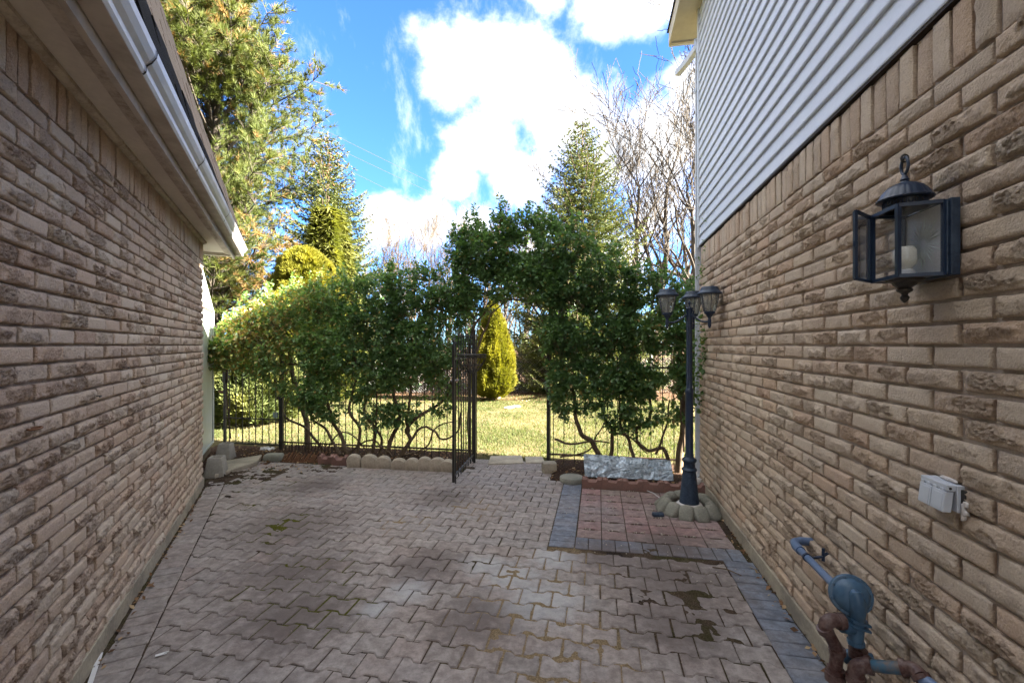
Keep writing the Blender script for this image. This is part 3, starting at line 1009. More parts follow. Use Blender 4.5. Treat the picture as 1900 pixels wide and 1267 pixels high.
# eaves box at the rear corner with soffit, fascia, gutter
MB().box(RB1 - 1.5, RB1 + 0.46, -7.6, 0.22, 5.10 + 0.13, 5.10 + 0.15).build('soffit', M['cream'], hr)
MB().box(RB1 + 0.46, RB1 + 0.49, -7.6, 0.225, 5.21, 5.42).build('rear_fascia', M['cream'], hr)
MB().box(RB0, RB1 + 0.49, 0.226, 0.25, 5.205, 5.42).build('rake_board', M['cream'], hr)
mb = MB()
gp = [(RB1 + 0.492, 5.24), (RB1 + 0.575, 5.24), (RB1 + 0.59, 5.29), (RB1 + 0.61, 5.33), (RB1 + 0.61, 5.37), (RB1 + 0.492, 5.37)]
mb.add([(x, -7.6, z) for x, z in gp] + [(x, 0.235, z) for x, z in gp], [(i, (i + 1) % 6, 6 + (i + 1) % 6, 6 + i) for i in range(6)] + [tuple(range(5, -1, -1)), tuple(range(6, 12))])
mb.build('gutter', M['spout'], hr)
mb = MB()
mb.add([(RB0 - 0.4, 0.27, 5.38), (RB1 + 0.52, 0.27, 5.38), (RB1 + 0.52, -7.8, 5.38), (RB0 - 0.4, -7.8, 5.38), (RB0 + 1.5, -3.6, 7.3), (RB1 - 1.5, -3.6, 7.3)],
       [(0, 4, 5, 1), (1, 5, 2), (2, 5, 4, 3), (3, 4, 0), (0, 1, 2, 3)])
mb.build('roof', M['shingle'], hr)


# ------------------------------------------------------------ patio
patio = MB()
# bedding sheet, heightfield that rises over the pavers where sand and dirt lie
res = 0.016
ww = np.arange(-0.04, 5.6, res * 1.2); ll = np.arange(-1.2, 5.75, res)
WW, LL = np.meshgrid(ww, ll)
PX = OR.x + dR.x * LL + nR.x * WW
PY = dR.y * LL + nR.y * WW
inside = ((PX + 0.958) * nL.x + PY * nL.y) > -0.03
nz1 = fbm(PX * 11, PY * 11, 5, 21)
nz2 = fbm(PX * 40, PY * 40, 3, 44)
Z = -0.008 + 0.004 * (nz2 - 0.5)
def spot(x, y, r, h):
    d = np.sqrt((PX - x) ** 2 + (PY - y) ** 2) / r
    return np.clip((1.0 - d) * 0.8 + (nz1 - 0.5) * 3.2, 0, 1) * h * (d < 1.9)
bump_ = np.zeros_like(Z)
for (x, y, r, h) in [(0.22, 2.30, 0.30, 0.014), (0.10, 2.62, 0.22, 0.011), (1.09, 2.80, 0.20, 0.018), (0.85, 2.78, 0.14, 0.014), (0.42, 2.15, 0.22, 0.012), (-0.28, 3.2, 0.12, 0.010),
                     (0.0, 3.02, 0.12, 0.010), (0.30, 2.95, 0.14, 0.009), (-0.95, 3.95, 0.16, 0.011), (-0.45, 4.35, 0.16, 0.010), (-0.9, 3.6, 0.1, 0.009),
                     (-2.0, 3.92, 0.16, 0.014), (-1.95, 3.55, 0.14, 0.012), (-1.45, 2.78, 0.10, 0.012), (-1.6, 3.1, 0.12, 0.012), (-1.9, 4.15, 0.12, 0.012),
                     (1.05, 2.45, 0.16, 0.014), (-3.05, 5.45, 0.35, 0.03), (-2.3, 5.75, 0.25, 0.02), (-3.3, 5.2, 0.25, 0.03), (-2.9, 4.7, 0.12, 0.012), (0.7, 3.05, 0.12, 0.009), (0.95, 3.4, 0.12, 0.008)]:
    bump_ = np.maximum(bump_, spot(x, y, r, h))
dw = ((PX + 0.958) * nL.x + PY * nL.y)
bump_ = np.maximum(bump_, np.clip(0.035 - np.abs(dw), 0, 1) * 0.5 * (0.4 + nz1))
bump_ = np.maximum(bump_, np.clip(0.028 - np.abs(WW), 0, 1) * 0.5 * (0.4 + nz1))
Z = Z + 0.002
_ph = toR((-0.2835, 3.089))
_PL, _PPp, _A = 0.193, 0.147, 0.0125
kk = np.round((LL - _ph[1]) / _PPp)
tt = (WW - (_ph[0] % _PL) - _PL / 2) / _PL - 0.5 * (kk % 2)
tt = np.abs(tt - np.round(tt))
wv = _A * (1 - 2 * np.clip((tt - 0.17) / 0.12, 0, 1))
dist_j = np.abs(LL - (_ph[1] + kk * _PPp + wv))
jb = np.exp(-(dist_j / 0.013) ** 2)
Z = Z + bump_ * (0.42 + 0.75 * jb) * (0.55 + 0.9 * nz2)
idx = -np.ones(WW.shape, int)
idx[inside] = np.arange(inside.sum())
V = np.stack([PX[inside], PY[inside], Z[inside]], 1)
a, b, c, d = idx[:-1, :-1], idx[:-1, 1:], idx[1:, 1:], idx[1:, :-1]
ok = (a >= 0) & (b >= 0) & (c >= 0) & (d >= 0)
F = np.stack([a[ok], d[ok], c[ok], b[ok]], 1)
pat = np_object('patio', V, F, M['joint'], smooth=True)
tag(pat, kind='structure')


def clip_poly(poly, nrm, c):
    """keep points with p.n >= c"""
    o = []
    for i in range(len(poly)):
        p, q = poly[i], poly[(i + 1) % len(poly)]
        dp, dq = p[0] * nrm[0] + p[1] * nrm[1] - c, q[0] * nrm[0] + q[1] * nrm[1] - c
        if dp >= 0:
            o.append(p)
        if (dp >= 0) != (dq >= 0):
            t = dp / (dp - dq)
            o.append((p[0] + (q[0] - p[0]) * t, p[1] + (q[1] - p[1]) * t))
    return o


def slab_mesh(name, poly, mat, bev=0.0045, depth=0.05, seed=0):
    """poly counter-clockwise in local xy; top at z=0"""
    n = len(poly)
    rs = random.Random(seed)
    c = (sum(p[0] for p in poly) / n, sum(p[1] for p in poly) / n)
    area = sum(poly[i][0] * poly[(i + 1) % n][1] - poly[(i + 1) % n][0] * poly[i][1] for i in range(n))
    if area < 0:
        poly = poly[::-1]
    inner = []
    for i in range(n):
        a, p, b = Vector(poly[i - 1]), Vector(poly[i]), Vector(poly[(i + 1) % n])
        e1 = (p - a); e2 = (b - p)
        if e1.length < 1e-6 or e2.length < 1e-6:
            inner.append(tuple(p)); continue
        e1.normalize(); e2.normalize()
        nn = Vector((-e1.y - e2.y, e1.x + e2.x))
        if nn.length < 1e-4: nn = Vector((-e1.y, e1.x))
        nn.normalize()
        k = bev * rs.uniform(0.7, 1.7) / max(0.5, nn.dot(Vector((-e1.y, e1.x))))
        inner.append((p.x + nn.x * k, p.y + nn.y * k))
    vs = [(x, y, 0.0) for x, y in inner] + [(x, y, -bev * 0.9) for x, y in poly] + [(x, y, -depth) for x, y in poly]
    fs = [tuple(range(n))]
    for i in range(n):
        j = (i + 1) % n
        fs.append((n + i, n + j, j, i))
        fs.append((2 * n + i, 2 * n + j, n + j, n + i))
    me = bpy.data.meshes.new(name)
    me.from_pydata(vs, [], fs)
    me.update()
    me.materials.append(mat)
    return me


PLn, PP, AM, GP = 0.193, 0.147, 0.0125, 0.0028
def behaton(wear=0):
    h = PLn / 2 - GP
    up = [(-h, PP / 2 + AM), (-0.29 * PLn, PP / 2 + AM), (-0.17 * PLn, PP / 2 - AM), (0.17 * PLn, PP / 2 - AM), (0.29 * PLn, PP / 2 + AM), (h, PP / 2 + AM)]
    up = [(x, y - GP) for x, y in up]
    dn = [(x, -y) for x, y in up][::-1]
    return dn[::-1] [:] if False else [(x, -y) for x, y in up] + up[::-1]


# region of the main field in (w,l): right frame local coordinates x=w?  use x' = -w so that (x', l) is right-handed with z up
wL0 = 0.19            # width of the left border in the left frame
nl_r = (-(nL.x * nR.x + nL.y * nR.y), nL.x * dR.x + nL.y * dR.y)     # nL in (x'=-w, l)
cL = (OL - OR).dot(nL) + wL0 + 0.006
HB0, HB1 = 3.285, 3.475
MB0, MB1 = 1.275, 1.478
FARL = 5.10
pm = Matrix.Translation(OR) @ Matrix(((-nR.x, dR.x, 0, 0), (-nR.y, dR.y, 0, 0), (0, 0, 1, 0), (0, 0, 0, 1)))
bmesh_var = [slab_mesh('paver', behaton(), M['paver'], 0.0040 + 0.0012 * k, seed=k) for k in range(5)]
items = []
l_phase = toR((-0.2835, 3.089))
row0 = int((-1.0 - l_phase[1]) / PP) - 1
for r in range(row0, 40):
    lc = l_phase[1] + (r + 0.5) * PP
    if lc > 5.62 or lc < -1.1:
        continue
    for q in range(-2, 34):
        w = l_phase[0] % PLn + (q + (0.5 if r % 2 else 0.0)) * PLn + PLn / 2
        x = -w
        poly = [(x + px, lc + py) for px, py in behaton()]
        orig = len(poly)
        full = poly
        # clip by region
        p = clip_poly(full, nl_r, cL)
        if not p: continue
        if lc < HB0:
            p = clip_poly(p, (-1, 0), 0.212)
            if abs(lc - HB0) < 0.12: p = clip_poly(p, (0, -1), -(HB0 - 0.003)) if w < MB1 else p
        else:
            p2 = clip_poly(p, (-1, 0), MB1 + 0.004)
            p = p2
        if not p: continue
        fl = FARL if w > 2.66 else 5.36
        p = clip_poly(p, (0, -1), -fl)
        if not p or len(p) < 3: continue
        A = abs(sum(p[i][0] * p[(i + 1) % len(p)][1] - p[(i + 1) % len(p)][0] * p[i][1] for i in range(len(p)))) / 2
        if A < 0.0016: continue
        cx, cy = x, lc
        if len(p) == orig and A > 0.98 * PLn * PP * 0.95:
            me = random.choice(bmesh_var)
        else:
            me = slab_mesh('cut_paver', [(a - cx, b - cy) for a, b in p], M['paver'], seed=r * 50 + q)
        mt = Matrix.Translation((cx + random.gauss(0, 0.0008), cy + random.gauss(0, 0.0008), random.gauss(0, 0.0012))) @ Matrix.Rotation(random.gauss(0, 0.006), 4, 'Z') @ \
            Matrix.Rotation(random.gauss(0, 0.006), 4, 'X') @ Matrix.Rotation(random.gauss(0, 0.006), 4, 'Y')
        cs = [Vector((x + a, lc + b, 0)) for a, b in ((-PLn / 2, -PP / 2), (PLn / 2, -PP / 2), (PLn / 2, PP / 2), (-PLn / 2, PP / 2))]
        items.append((me, mt, cs))
patw = thing('x', 'x', 'x'); bpy.data.objects.remove(patw)


def place_world(items, name, stuffname, mat, mtx):
    its = [(me, mtx @ mt, [mtx @ c for c in cs]) for me, mt, cs in items]
    place_limited(its, Matrix.Identity(4), pat, name, stuffname, mat)


place_world(items, 'paver', 'distant_pavers', M['paver'], pm)

# left border: one course square to the left wall
pmL = Matrix.Translation(OL) @ Matrix(((nL.x, dL.x, 0, 0), (nL.y, dL.y, 0, 0), (0, 0, 1, 0), (0, 0, 0, 1)))
bv = [slab_mesh('border_paver', [(-0.083, -0.0495), (0.083, -0.0495), (0.083, 0.0495), (-0.083, 0.0495)], M['paver'], 0.004, seed=k) for k in range(3)]
items = []
l = -1.0
while l < 5.75:
    cs = [Vector((0.105 + a, l + b, 0)) for a, b in ((-0.083, -0.05), (0.083, -0.05), (0.083, 0.05), (-0.083, 0.05))]
    items.append((random.choice(bv), Matrix.Translation((0.105 + random.gauss(0, 0.001), l, random.gauss(0, 0.001))) @ Matrix.Rotation(random.gauss(0, 0.012), 4, 'Z') @ Matrix.Rotation(random.gauss(0, 0.01), 4, 'Y'), cs))
    l += 0.1025
place_world(items, 'border_paver', 'distant_border_pavers', M['paver'], pmL)

# blue-grey borders: beside the right wall, between patio and bed, and across
items = []
bb = [slab_mesh('blue_paver', [(-0.0985, -0.0485), (0.0985, -0.0485), (0.0985, 0.0485), (-0.0985, 0.0485)], M['paver_blue'], 0.004, seed=k) for k in range(3)]
def bl(x, l, rot):
    ca, sa = math.cos(rot), math.sin(rot)
    cs = [Vector((x + a * ca - b * sa, l + a * sa + b * ca, 0)) for a, b in ((-0.0985, -0.0485), (0.0985, -0.0485), (0.0985, 0.0485), (-0.0985, 0.0485))]
    items.append((random.choice(bb), Matrix.Translation((x, l, random.gauss(0, 0.0012))) @ Matrix.Rotation(rot + random.gauss(0, 0.008), 4, 'Z') @ Matrix.Rotation(random.gauss(0, 0.008), 4, 'Y'), cs))
l = HB0 - 0.052
while l > -1.0:
    bl(-0.112, l, 0); l -= 0.1005
l = HB0 + 0.05
while l < 4.98:
    bl(-(MB0 + MB1) / 2, l, 0); l += 0.1005
x = -(MB0 - 0.052)
while x < -0.01:
    bl(x, (HB0 + HB1) / 2, PI / 2); x += 0.1025
place_world(items, 'blue_paver', 'distant_blue_pavers', M['paver_blue'], pm)

# pink blocks with pebble slots between them
items = []
gw, gl = 0.2005, 0.1815
def slot_block():
    a, b = gw / 2 - 0.003, gl / 2 - 0.0025
    s = 0.011
    up = [(-a, b), (-0.052, b), (-0.040, b - s), (0.040, b - s), (0.052, b), (a, b)]
    return [(x, -y) for x, y in up] + up[::-1]
gv = [slab_mesh('slotted_paver', slot_block(), M['paver_pink'], 0.0035, seed=k) for k in range(4)]
slots = []
cols = 7
for j in range(7):
    lc = HB1 + 0.095 + j * gl
    for i in range(cols):
        x = -(MB0 - 0.005) + gw * (i + 0.5)
        if x > -0.05: continue
        shift = 0.0
        cs = [Vector((x + p, lc + q, 0)) for p, q in ((-gw / 2, -gl / 2), (gw / 2, -gl / 2), (gw / 2, gl / 2), (-gw / 2, gl / 2))]
        poly = slot_block()
        me = random.choice(gv)
        if x + gw / 2 > -0.015:
            pp = clip_poly([(px + x, py + lc) for px, py in poly], (-1, 0), 0.016)
            me = slab_mesh('cut_slotted_paver', [(px - x, py - lc) for px, py in pp], M['paver_pink'])
        items.append((me, Matrix.Translation((x, lc, random.gauss(0, 0.0012))) @ Matrix.Rotation(random.gauss(0, 0.006), 4, 'Z'), cs))
        slots.append((x, lc + gl / 2)); 
place_world(items, 'slotted_paver', 'distant_slotted_pavers', M['paver_pink'], pm)
# pebbles in the slots and loose ones
ico = MB()
t_ = bmesh.new(); bmesh.ops.create_icosphere(t_, subdivisions=1, radius=1.0)
icv = np.array([tuple(v.co) for v in t_.verts]); icf = np.array([[v.index for v in f.verts] for f in t_.faces]); t_.free()
pos, scl = [], []
for (x, l) in slots:
    for k in range(random.choice((0, 2, 4, 6, 7))):
        p = pm @ Vector((x + random.uniform(-0.045, 0.045), l + random.uniform(-0.009, 0.009), 0.001))
        pos.append(tuple(p)); scl.append(random.uniform(0.005, 0.0105))
for k in range(260):
    x, l = -random.uniform(0.02, 1.9), random.uniform(2.9, 5.0)
    p = pm @ Vector((x, l, 0.003)); pos.append(tuple(p)); scl.append(random.uniform(0.002, 0.006))
for k in range(330):
    p = PR(random.uniform(0.2, 4.5), random.uniform(1.4, 5.1), 0.003)
    if (p - OL).dot(nL) < 0.05: continue
    pos.append(tuple(p)); scl.append(random.uniform(0.0012, 0.0035))
pos = np.array(pos); scl = np.array(scl)
R = frames(RNG.normal(size=(len(pos), 3)), RNG.random(len(pos)) * 6)
V, F, k = scatter(icv * np.array([1, 0.8, 0.6]), icf, pos, R, scl)
tag(np_object('pebbles', V, F, M['pebble'], smooth=True), 'pale pebbles lying in the slots of the pink paving', 'pebbles', kind='stuff')

# grooved pavers and slabs in the gateway
items = []
gm = MB()
gm.box(-0.098, 0.098, -0.098, 0.098, -0.05, -0.006)
for i in range(6):
    for j in range(3):
        gm.box(-0.097 + i * 0.0325, -0.097 + i * 0.0325 + 0.027, -0.097 + j * 0.065, -0.097 + j * 0.065 + 0.058, -0.0065, 0.0)
o = gm.build('grooved_paver', M['paver']); gme = o.data; bpy.data.objects.remove(o)
for j in range(2):
    for i in range(6):
        x = -1.68 - 0.1 - i * 0.2 + 0.0
        l = 5.46 + j * 0.2
        cs = [Vector((x + p, l + q, 0)) for p, q in ((-.1, -.1), (.1, -.1), (.1, .1), (-.1, .1))]
        items.append((gme, Matrix.Translation((x, l, random.gauss(0, 0.0015))), cs))
place_world(items, 'grooved_paver', 'distant_grooved_pavers', M['paver'], pm)

# ------------------------------------------------------------ concrete and stone bits
def lumpy(name, mat, parent, loc, dims, seed, rot=(0, 0, 0), power=0.6, amp=0.06, sub=3):
    """rounded block with uneven surface"""
    bm = bmesh.new()
    bmesh.ops.create_cube(bm, size=2.0)
    bmesh.ops.subdivide_edges(bm, edges=bm.edges[:], cuts=sub, use_grid_fill=True)
    o_ = Vector((seed * 3.1, seed * 1.7, seed))
    for v in bm.verts:
        p = v.co.copy()
        s = p.normalized() * 1.25
        p = p * power + s * (1 - power)
        p *= 1 + amp * noise.noise(p * 1.6 + o_) + amp * 0.4 * noise.noise(p * 5 + o_)
        v.co = Vector((p.x * dims[0] / 2, p.y * dims[1] / 2, p.z * dims[2] / 2))
    me = bpy.data.meshes.new(name); bm.to_mesh(me); bm.free()
    me.materials.append(mat); sm(me, 1.2)
    o = link(name, me, parent, loc); o.rotation_euler = rot
    return o


# beds of soil along the fence and by the left corner
def soil_patch(name, label, w0, w1, l0, l1, h, seed):
    ww = np.linspace(w0, w1, max(8, int((w1 - w0) / 0.04))); ll = np.linspace(l0, l1, max(6, int((l1 - l0) / 0.04)))
    A, B = np.meshgrid(ww, ll)
    X = OR.x + dR.x * B + nR.x * A; Y = dR.y * B + nR.y * A
    e = np.minimum(np.minimum(A - w0, w1 - A), np.minimum(B - l0, l1 - B)) / 0.12
    Zz = -0.06 + np.clip(e, 0, 1) * h + 0.03 * (fbm(X * 9, Y * 9, 4, seed) - 0.4)
    n = len(ww)
    F = np.array([(j * n + i, (j + 1) * n + i, (j + 1) * n + i + 1, j * n + i + 1) for j in range(len(ll) - 1) for i in range(n - 1)])
    return tag(np_object(name, np.stack([X.ravel(), Y.ravel(), Zz.ravel()], 1), F, M['soil'], smooth=True), kind='structure')


soil_patch('soil_bed', '', 2.74, 5.75, 5.12, 6.1, 0.085, 1)
soil_patch('soil_bed', '', -0.25, 1.74, 4.86, 6.0, 0.075, 2)
soil_patch('soil_bed', '', 5.2, 7.0, 4.6, 6.0, 0.055, 3)

# red notched edging in front of the right-hand bed
mb = MB()
W2, H2, D2 = 0.104, 0.115, 0.045
pr = [(-W2, 0), (W2, 0), (W2, H2), (0.062, H2), (0.042, H2 - 0.028), (-0.042, H2 - 0.028), (-0.062, H2), (-W2, H2)]
mb.add([(x, -D2, z) for x, z in pr] + [(x, D2, z) for x, z in pr], [tuple(range(7, -1, -1))[::-1], tuple(range(8, 16))[::-1]] + [(i, (i + 1) % 8, 8 + (i + 1) % 8, 8 + i) for i in range(8)])
o = mb.build('edging_stone', M['stone_red'], bevel=0.006)
red_me = o.data; bpy.data.objects.remove(o)
labs = ['notched red edging block next to the round stepping stone', 'second notched red edging block from the round stepping stone',
        'middle notched red edging block below the crumpled metal sheet', 'fourth notched red edging block, near the lamp post',
        'notched red edging block directly behind the lamp post base', 'notched red edging block against the right wall']
for i, lb in enumerate(labs):
    w = 1.265 - 0.106 - i * 0.2135
    p = PR(w, 4.815, -0.02)
    o = link('edging_stone', red_me, None, p)
    o.rotation_euler = (random.gauss(0.05, 0.03), random.gauss(0, 0.012), math.atan2(dR.y, dR.x) - PI / 2 + random.gauss(0, 0.02))
    tag(o, lb, 'edging stone', 'notched red edging blocks of the right bed')

# pale scalloped edging of the left bed
def at(px, py, Y=None, z=0.0):
    """point seen at pixel (px,py), on the plane z"""
    if Y is None:
        Y = FX * (EYE - z) / (py - 640)
    return Vector(((px - 950) * Y / FX, Y, EYE - (py - 640) * Y / FX))


pale = [(658, 866), (686, 867), (713, 868), (741, 870), (766, 871), (789, 872), (813, 873), (832, 874)]
for i, (px, py) in enumerate(pale):
    p = at(px, py)
    s = Vector((0.985, -0.17, 0))
    bm = MB()
    n = 9
    hw, hh, dd = random.uniform(0.088, 0.108), 0.16 + random.uniform(-0.02, 0.015), 0.04
    prof = [(-hw, -0.03), (hw, -0.03), (hw, hh * 0.55)] + [(hw * math.cos(a), hh * 0.55 + hh * 0.45 * math.sin(a)) for a in np.linspace(0, PI, n)[1:-1]] + [(-hw, hh * 0.55)]
    k = len(prof)
    bm.add([(x, -dd, z) for x, z in prof] + [(x, dd, z) for x, z in prof], [tuple(range(k)), tuple(range(2 * k - 1, k - 1, -1))] + [((i2 + 1) % k, i2, k + i2, k + (i2 + 1) % k) for i2 in range(k)])
    o = bm.build('edging_stone', M['stone_pale'], None, True, 0.014, p)
    o.rotation_euler = (random.uniform(0.05, 0.22), random.gauss(0, 0.05), -0.17 + random.gauss(0, 0.06))
    tag(o, ('pale scalloped edging stone nearest the open gate', 'pale scalloped edging stone second from the open gate', 'pale scalloped edging stone third from the open gate',
            'pale scalloped edging stone fourth from the open gate', 'pale scalloped edging stone fifth from the open gate', 'pale scalloped edging stone sixth from the open gate, third from the red pair',
            'pale scalloped edging stone second from the red pair', 'pale scalloped edging stone touching the red pair')[7 - i],
        'edging stone', 'pale scalloped edging stones of the left bed')
for i, (px, py, lb) in enumerate([(607, 862, 'red brown edging block beside the rusty slats'), (632, 864, 'red brown edging block beside the first pale scalloped stone')]):
    o = link('edging_stone', red_me, None, at(px, py, z=-0.02) + Vector((0, 0, -0.01)))
    o.scale = (0.86, 1, 1.25)
    o.rotation_euler = (0.25, 0.03, -0.12 + 0.1 * i)
    tag(o, lb, 'edging stone', 'red edging blocks of the left bed')
# rusty slats leaning in the corner
rk = thing('lawn_edging', 'row of leaning rusty brown slats at the foot of the fence post', 'edging', at(555, 858))
for i in range(19):
    px = 522 + i * 4.1
    base = at(px, 857) - rk.location
    ln = 0.13 + random.uniform(-0.03, 0.03)
    lean = Vector((0.55 + random.gauss(0, .1), 0.3, 1.0)).normalized() * ln
    mb = MB().tube([base + Vector((0, 0, -0.01)), base + lean], [0.012, 0.010], 4)
    mb.build('slat', M['slat_rust'], rk)
for i in range(15):
    px = 524 + i * 6
    base = at(px, 838, Y=6.35) - rk.location
    mb = MB().tube([base, base + Vector((0.01, 0, 0.07)), base + Vector((0.03 + random.gauss(0, .015), 0.0, 0.13 + random.gauss(0, .02)))], [0.008, 0.007, 0.004], 4)
    mb.build('prong', M['iron_rust'], rk)

o = MB().lathe([(0.0, 0.0), (0.128, 0.0), (0.135, 0.006), (0.137, 0.046), (0.130, 0.056), (0.06, 0.058), (0.0, 0.058)], 40).build('stepping_stone', M['stone_round'], None, True, loc=at(1061, 893, z=0.0))
tag(o, 'round flat concrete stepping stone at the corner of the right bed', 'stepping stone')
o = lumpy('concrete_block', M['concrete_foot'], None, at(1019, 876) + Vector((0, 0.02, 0.05)), (0.17, 0.16, 0.14), 3, (0, 0, 0.1), 0.75)
tag(o, 'rough concrete block around the foot of the gateway post', 'concrete block')
def tapered(name, loc, b, t, h, rz, label, mat, rim=True):
    mb = MB()
    def sq(s, z): return [(s * x, s * y, z) for x, y in ((-.5, -.5), (.5, -.5), (.5, .5), (-.5, .5))]
    vs = sq(b, 0) + sq(t, h)
    if rim:
        vs += sq(t * 0.72, h) + sq(t * 0.62, h - 0.05)
        fs = [(0, 1, 5, 4), (1, 2, 6, 5), (2, 3, 7, 6), (3, 0, 4, 7), (4, 5, 9, 8), (5, 6, 10, 9), (6, 7, 11, 10), (7, 4, 8, 11), (8, 9, 13, 12), (9, 10, 14, 13), (10, 11, 15, 14), (11, 8, 12, 15), (12, 13, 14, 15), (3, 2, 1, 0)]
    mb.add(vs, fs)
    o = mb.build(name, mat, None, True, 0.008, loc)
    o.rotation_euler = (0.02, 0.03, rz)
    return tag(o, label, 'concrete block')
tapered('concrete_block', at(396, 884) + Vector((0.0, 0.05, -0.01)), 0.215, 0.15, 0.235, 0.3, 'pale tapered concrete block at the corner of the left brick wall', M['concrete'])
tapered('concrete_block', at(414, 852) + Vector((0.0, 0.05, -0.01)), 0.20, 0.14, 0.22, 0.15, 'tapered concrete block under the white shed, behind the other block', M['concrete'])
mb = MB()
q = [at(398, 888), at(478, 862), at(486, 849), at(410, 862)]
c0 = (q[0] + q[1] + q[2] + q[3]) / 4
mb.add([p - c0 + Vector((0, 0, -0.03)) for p in q] + [p - c0 + Vector((0, 0, 0.045)) for p in q], [(3, 2, 1, 0), (4, 5, 6, 7), (0, 1, 5, 4), (1, 2, 6, 5), (2, 3, 7, 6), (3, 0, 4, 7)])
tag(mb.build('paving_slab', M['concrete_foot'], None, True, 0.006, c0), 'flat concrete slab lying behind the left corner of the patio', 'slab')
for (q, lb) in (([at(905, 862), at(972, 860), at(968, 846), at(910, 847)], 'worn stone slab at the lawn edge of the gateway, left one'),
                ([at(976, 860), at(1012, 859), at(1006, 848), at(974, 848)], 'small stone slab at the lawn edge of the gateway, right one')):
    c0 = sum(q, Vector()) / 4
    mb = MB().add([p - c0 + Vector((0, 0, -0.03)) for p in q] + [p - c0 + Vector((0, 0, 0.012)) for p in q], [(3, 2, 1, 0), (4, 5, 6, 7), (0, 1, 5, 4), (1, 2, 6, 5), (2, 3, 7, 6), (3, 0, 4, 7)])
    tag(mb.build('paving_slab', M['concrete_foot'], None, True, 0.008, c0), lb, 'slab')
o = lumpy('rock', M['stone_round'], None, at(508, 853) + Vector((0, 0, 0.03)), (0.22, 0.16, 0.11), 9); tag(o, 'mossy grey rock at the foot of the left fence post', 'rock')
# white cloth scrap by the left gate
mb = MB()
n = 9
vs = []
for j in range(n):
    for i in range(n):
        u_, v_ = i / (n - 1) - .5, j / (n - 1) - .5
        vs.append((u_ * 0.17, v_ * 0.12, 0.03 + 0.05 * noise.noise(Vector((u_ * 5, v_ * 6, 2)))))
mb.add(vs, [(j * n + i, j * n + i + 1, (j + 1) * n + i + 1, (j + 1) * n + i) for j in range(n - 1) for i in range(n - 1)])
o = mb.build('cloth_scrap', M['white_plain'], None, True, loc=at(497, 836, Y=6.3)); tag(o, 'crumpled white scrap on the rock beside the left gate', 'litter')
for (a_, b_, lb) in ((at(186, 1214), at(168, 1267), 'narrow white plastic strip on the ground by the left wall'), (at(288, 1219), at(305, 1214), 'small white plastic clip lying on the patio')):
    d_ = (b_ - a_); L_ = d_.length
    mb = MB()
    hw = 0.011
    if L_ > 0.1:
        mb.box(0, L_ * 0.45, -hw, hw, 0.006, 0.009); mb.box(L_ * 0.5, L_ + 0.1, -hw * 0.9, hw * 0.9, 0.005, 0.008); mb.box(L_ * .45, L_ * .5, -hw * .3, hw, 0.006, 0.0085)
    else:
        mb.box(0, L_, -0.009, 0.009, 0.006, 0.009); mb.box(L_, L_ + 0.016, 0.004, 0.009, 0.006, 0.009); mb.box(L_, L_ + 0.01, -0.009, -0.004, 0.006, 0.009)
    o = mb.build('plastic_strip', M['white_plain'], None, loc=a_); o.rotation_euler = (0, 0, math.atan2(d_.y, d_.x)); tag(o, lb, 'litter')
for (a_, b_, z, lb) in ((at(1200, 911), at(1226, 926), 0.02, 'short pale stick lying on the pink paving'), (at(1322, 1054), at(1376, 1069), 0.02, 'thin dark twig lying across the blue border')):
    mb = MB().tube([a_ + Vector((0, 0, z * .4)), (a_ + b_) / 2 + Vector((0, 0.004, z)), b_ + Vector((0, 0, z * .3))], [0.004, 0.0045, 0.003], 6)
    tag(mb.build('stick', M['white_plain'] if 'pale' in lb else M['bark'], None, True), lb, 'stick')

# crumpled metal sheet leaning in the right bed
n1, n2 = 46, 14
p0, p1 = at(1085, 884, Y=5.12), at(1250, 892, Y=5.05)
vs = []
for j in range(n2 + 1):
    for i in range(n1 + 1):
        u_, v_ = i / n1, j / n2
        p = p0.lerp(p1, u_)
        q = Vector((u_ * 5.5, v_ * 2.2, 0))
        dz = 0.235 - 0.035 * u_ + 0.008 * noise.noise(Vector((u_ * 6, 9, 0)))
        p += Vector((0, 0.10 * v_, v_ * dz))
        rg = 1 - abs(noise.noise(q * 1.3 + Vector((3, 1, 0)))) * 2
        p += Vector((0, -1, 0.4)) * (0.014 * rg * (0.3 + 0.7 * math.sin(PI * min(1, v_ * 1.1))) + 0.008 * noise.noise(q * 3.2))
        vs.append(p - p0)
w_ = n1 + 1
k = len(vs)
vs2 = vs + [p + Vector((0, 0.004, 0.001)) for p in vs]
fs = [(j * w_ + i, j * w_ + i + 1, (j + 1) * w_ + i + 1, (j + 1) * w_ + i) for j in range(n2) for i in range(n1)]
fs += [tuple(reversed([a + k for a in f])) for f in fs]
loop = list(range(w_)) + [j * w_ + n1 for j in range(1, n2 + 1)] + [n2 * w_ + i for i in range(n1 - 1, -1, -1)] + [j * w_ for j in range(n2 - 1, 0, -1)]
fs += [(loop[(i + 1) % len(loop)], loop[i], k + loop[i], k + loop[(i + 1) % len(loop)]) for i in range(len(loop))]
o = MB().add(vs2, fs).build('metal_sheet', M['foil'], None, True, loc=p0)
tag(o, 'crumpled shiny grey metal sheet leaning in the bed below the right fence', 'metal sheet')

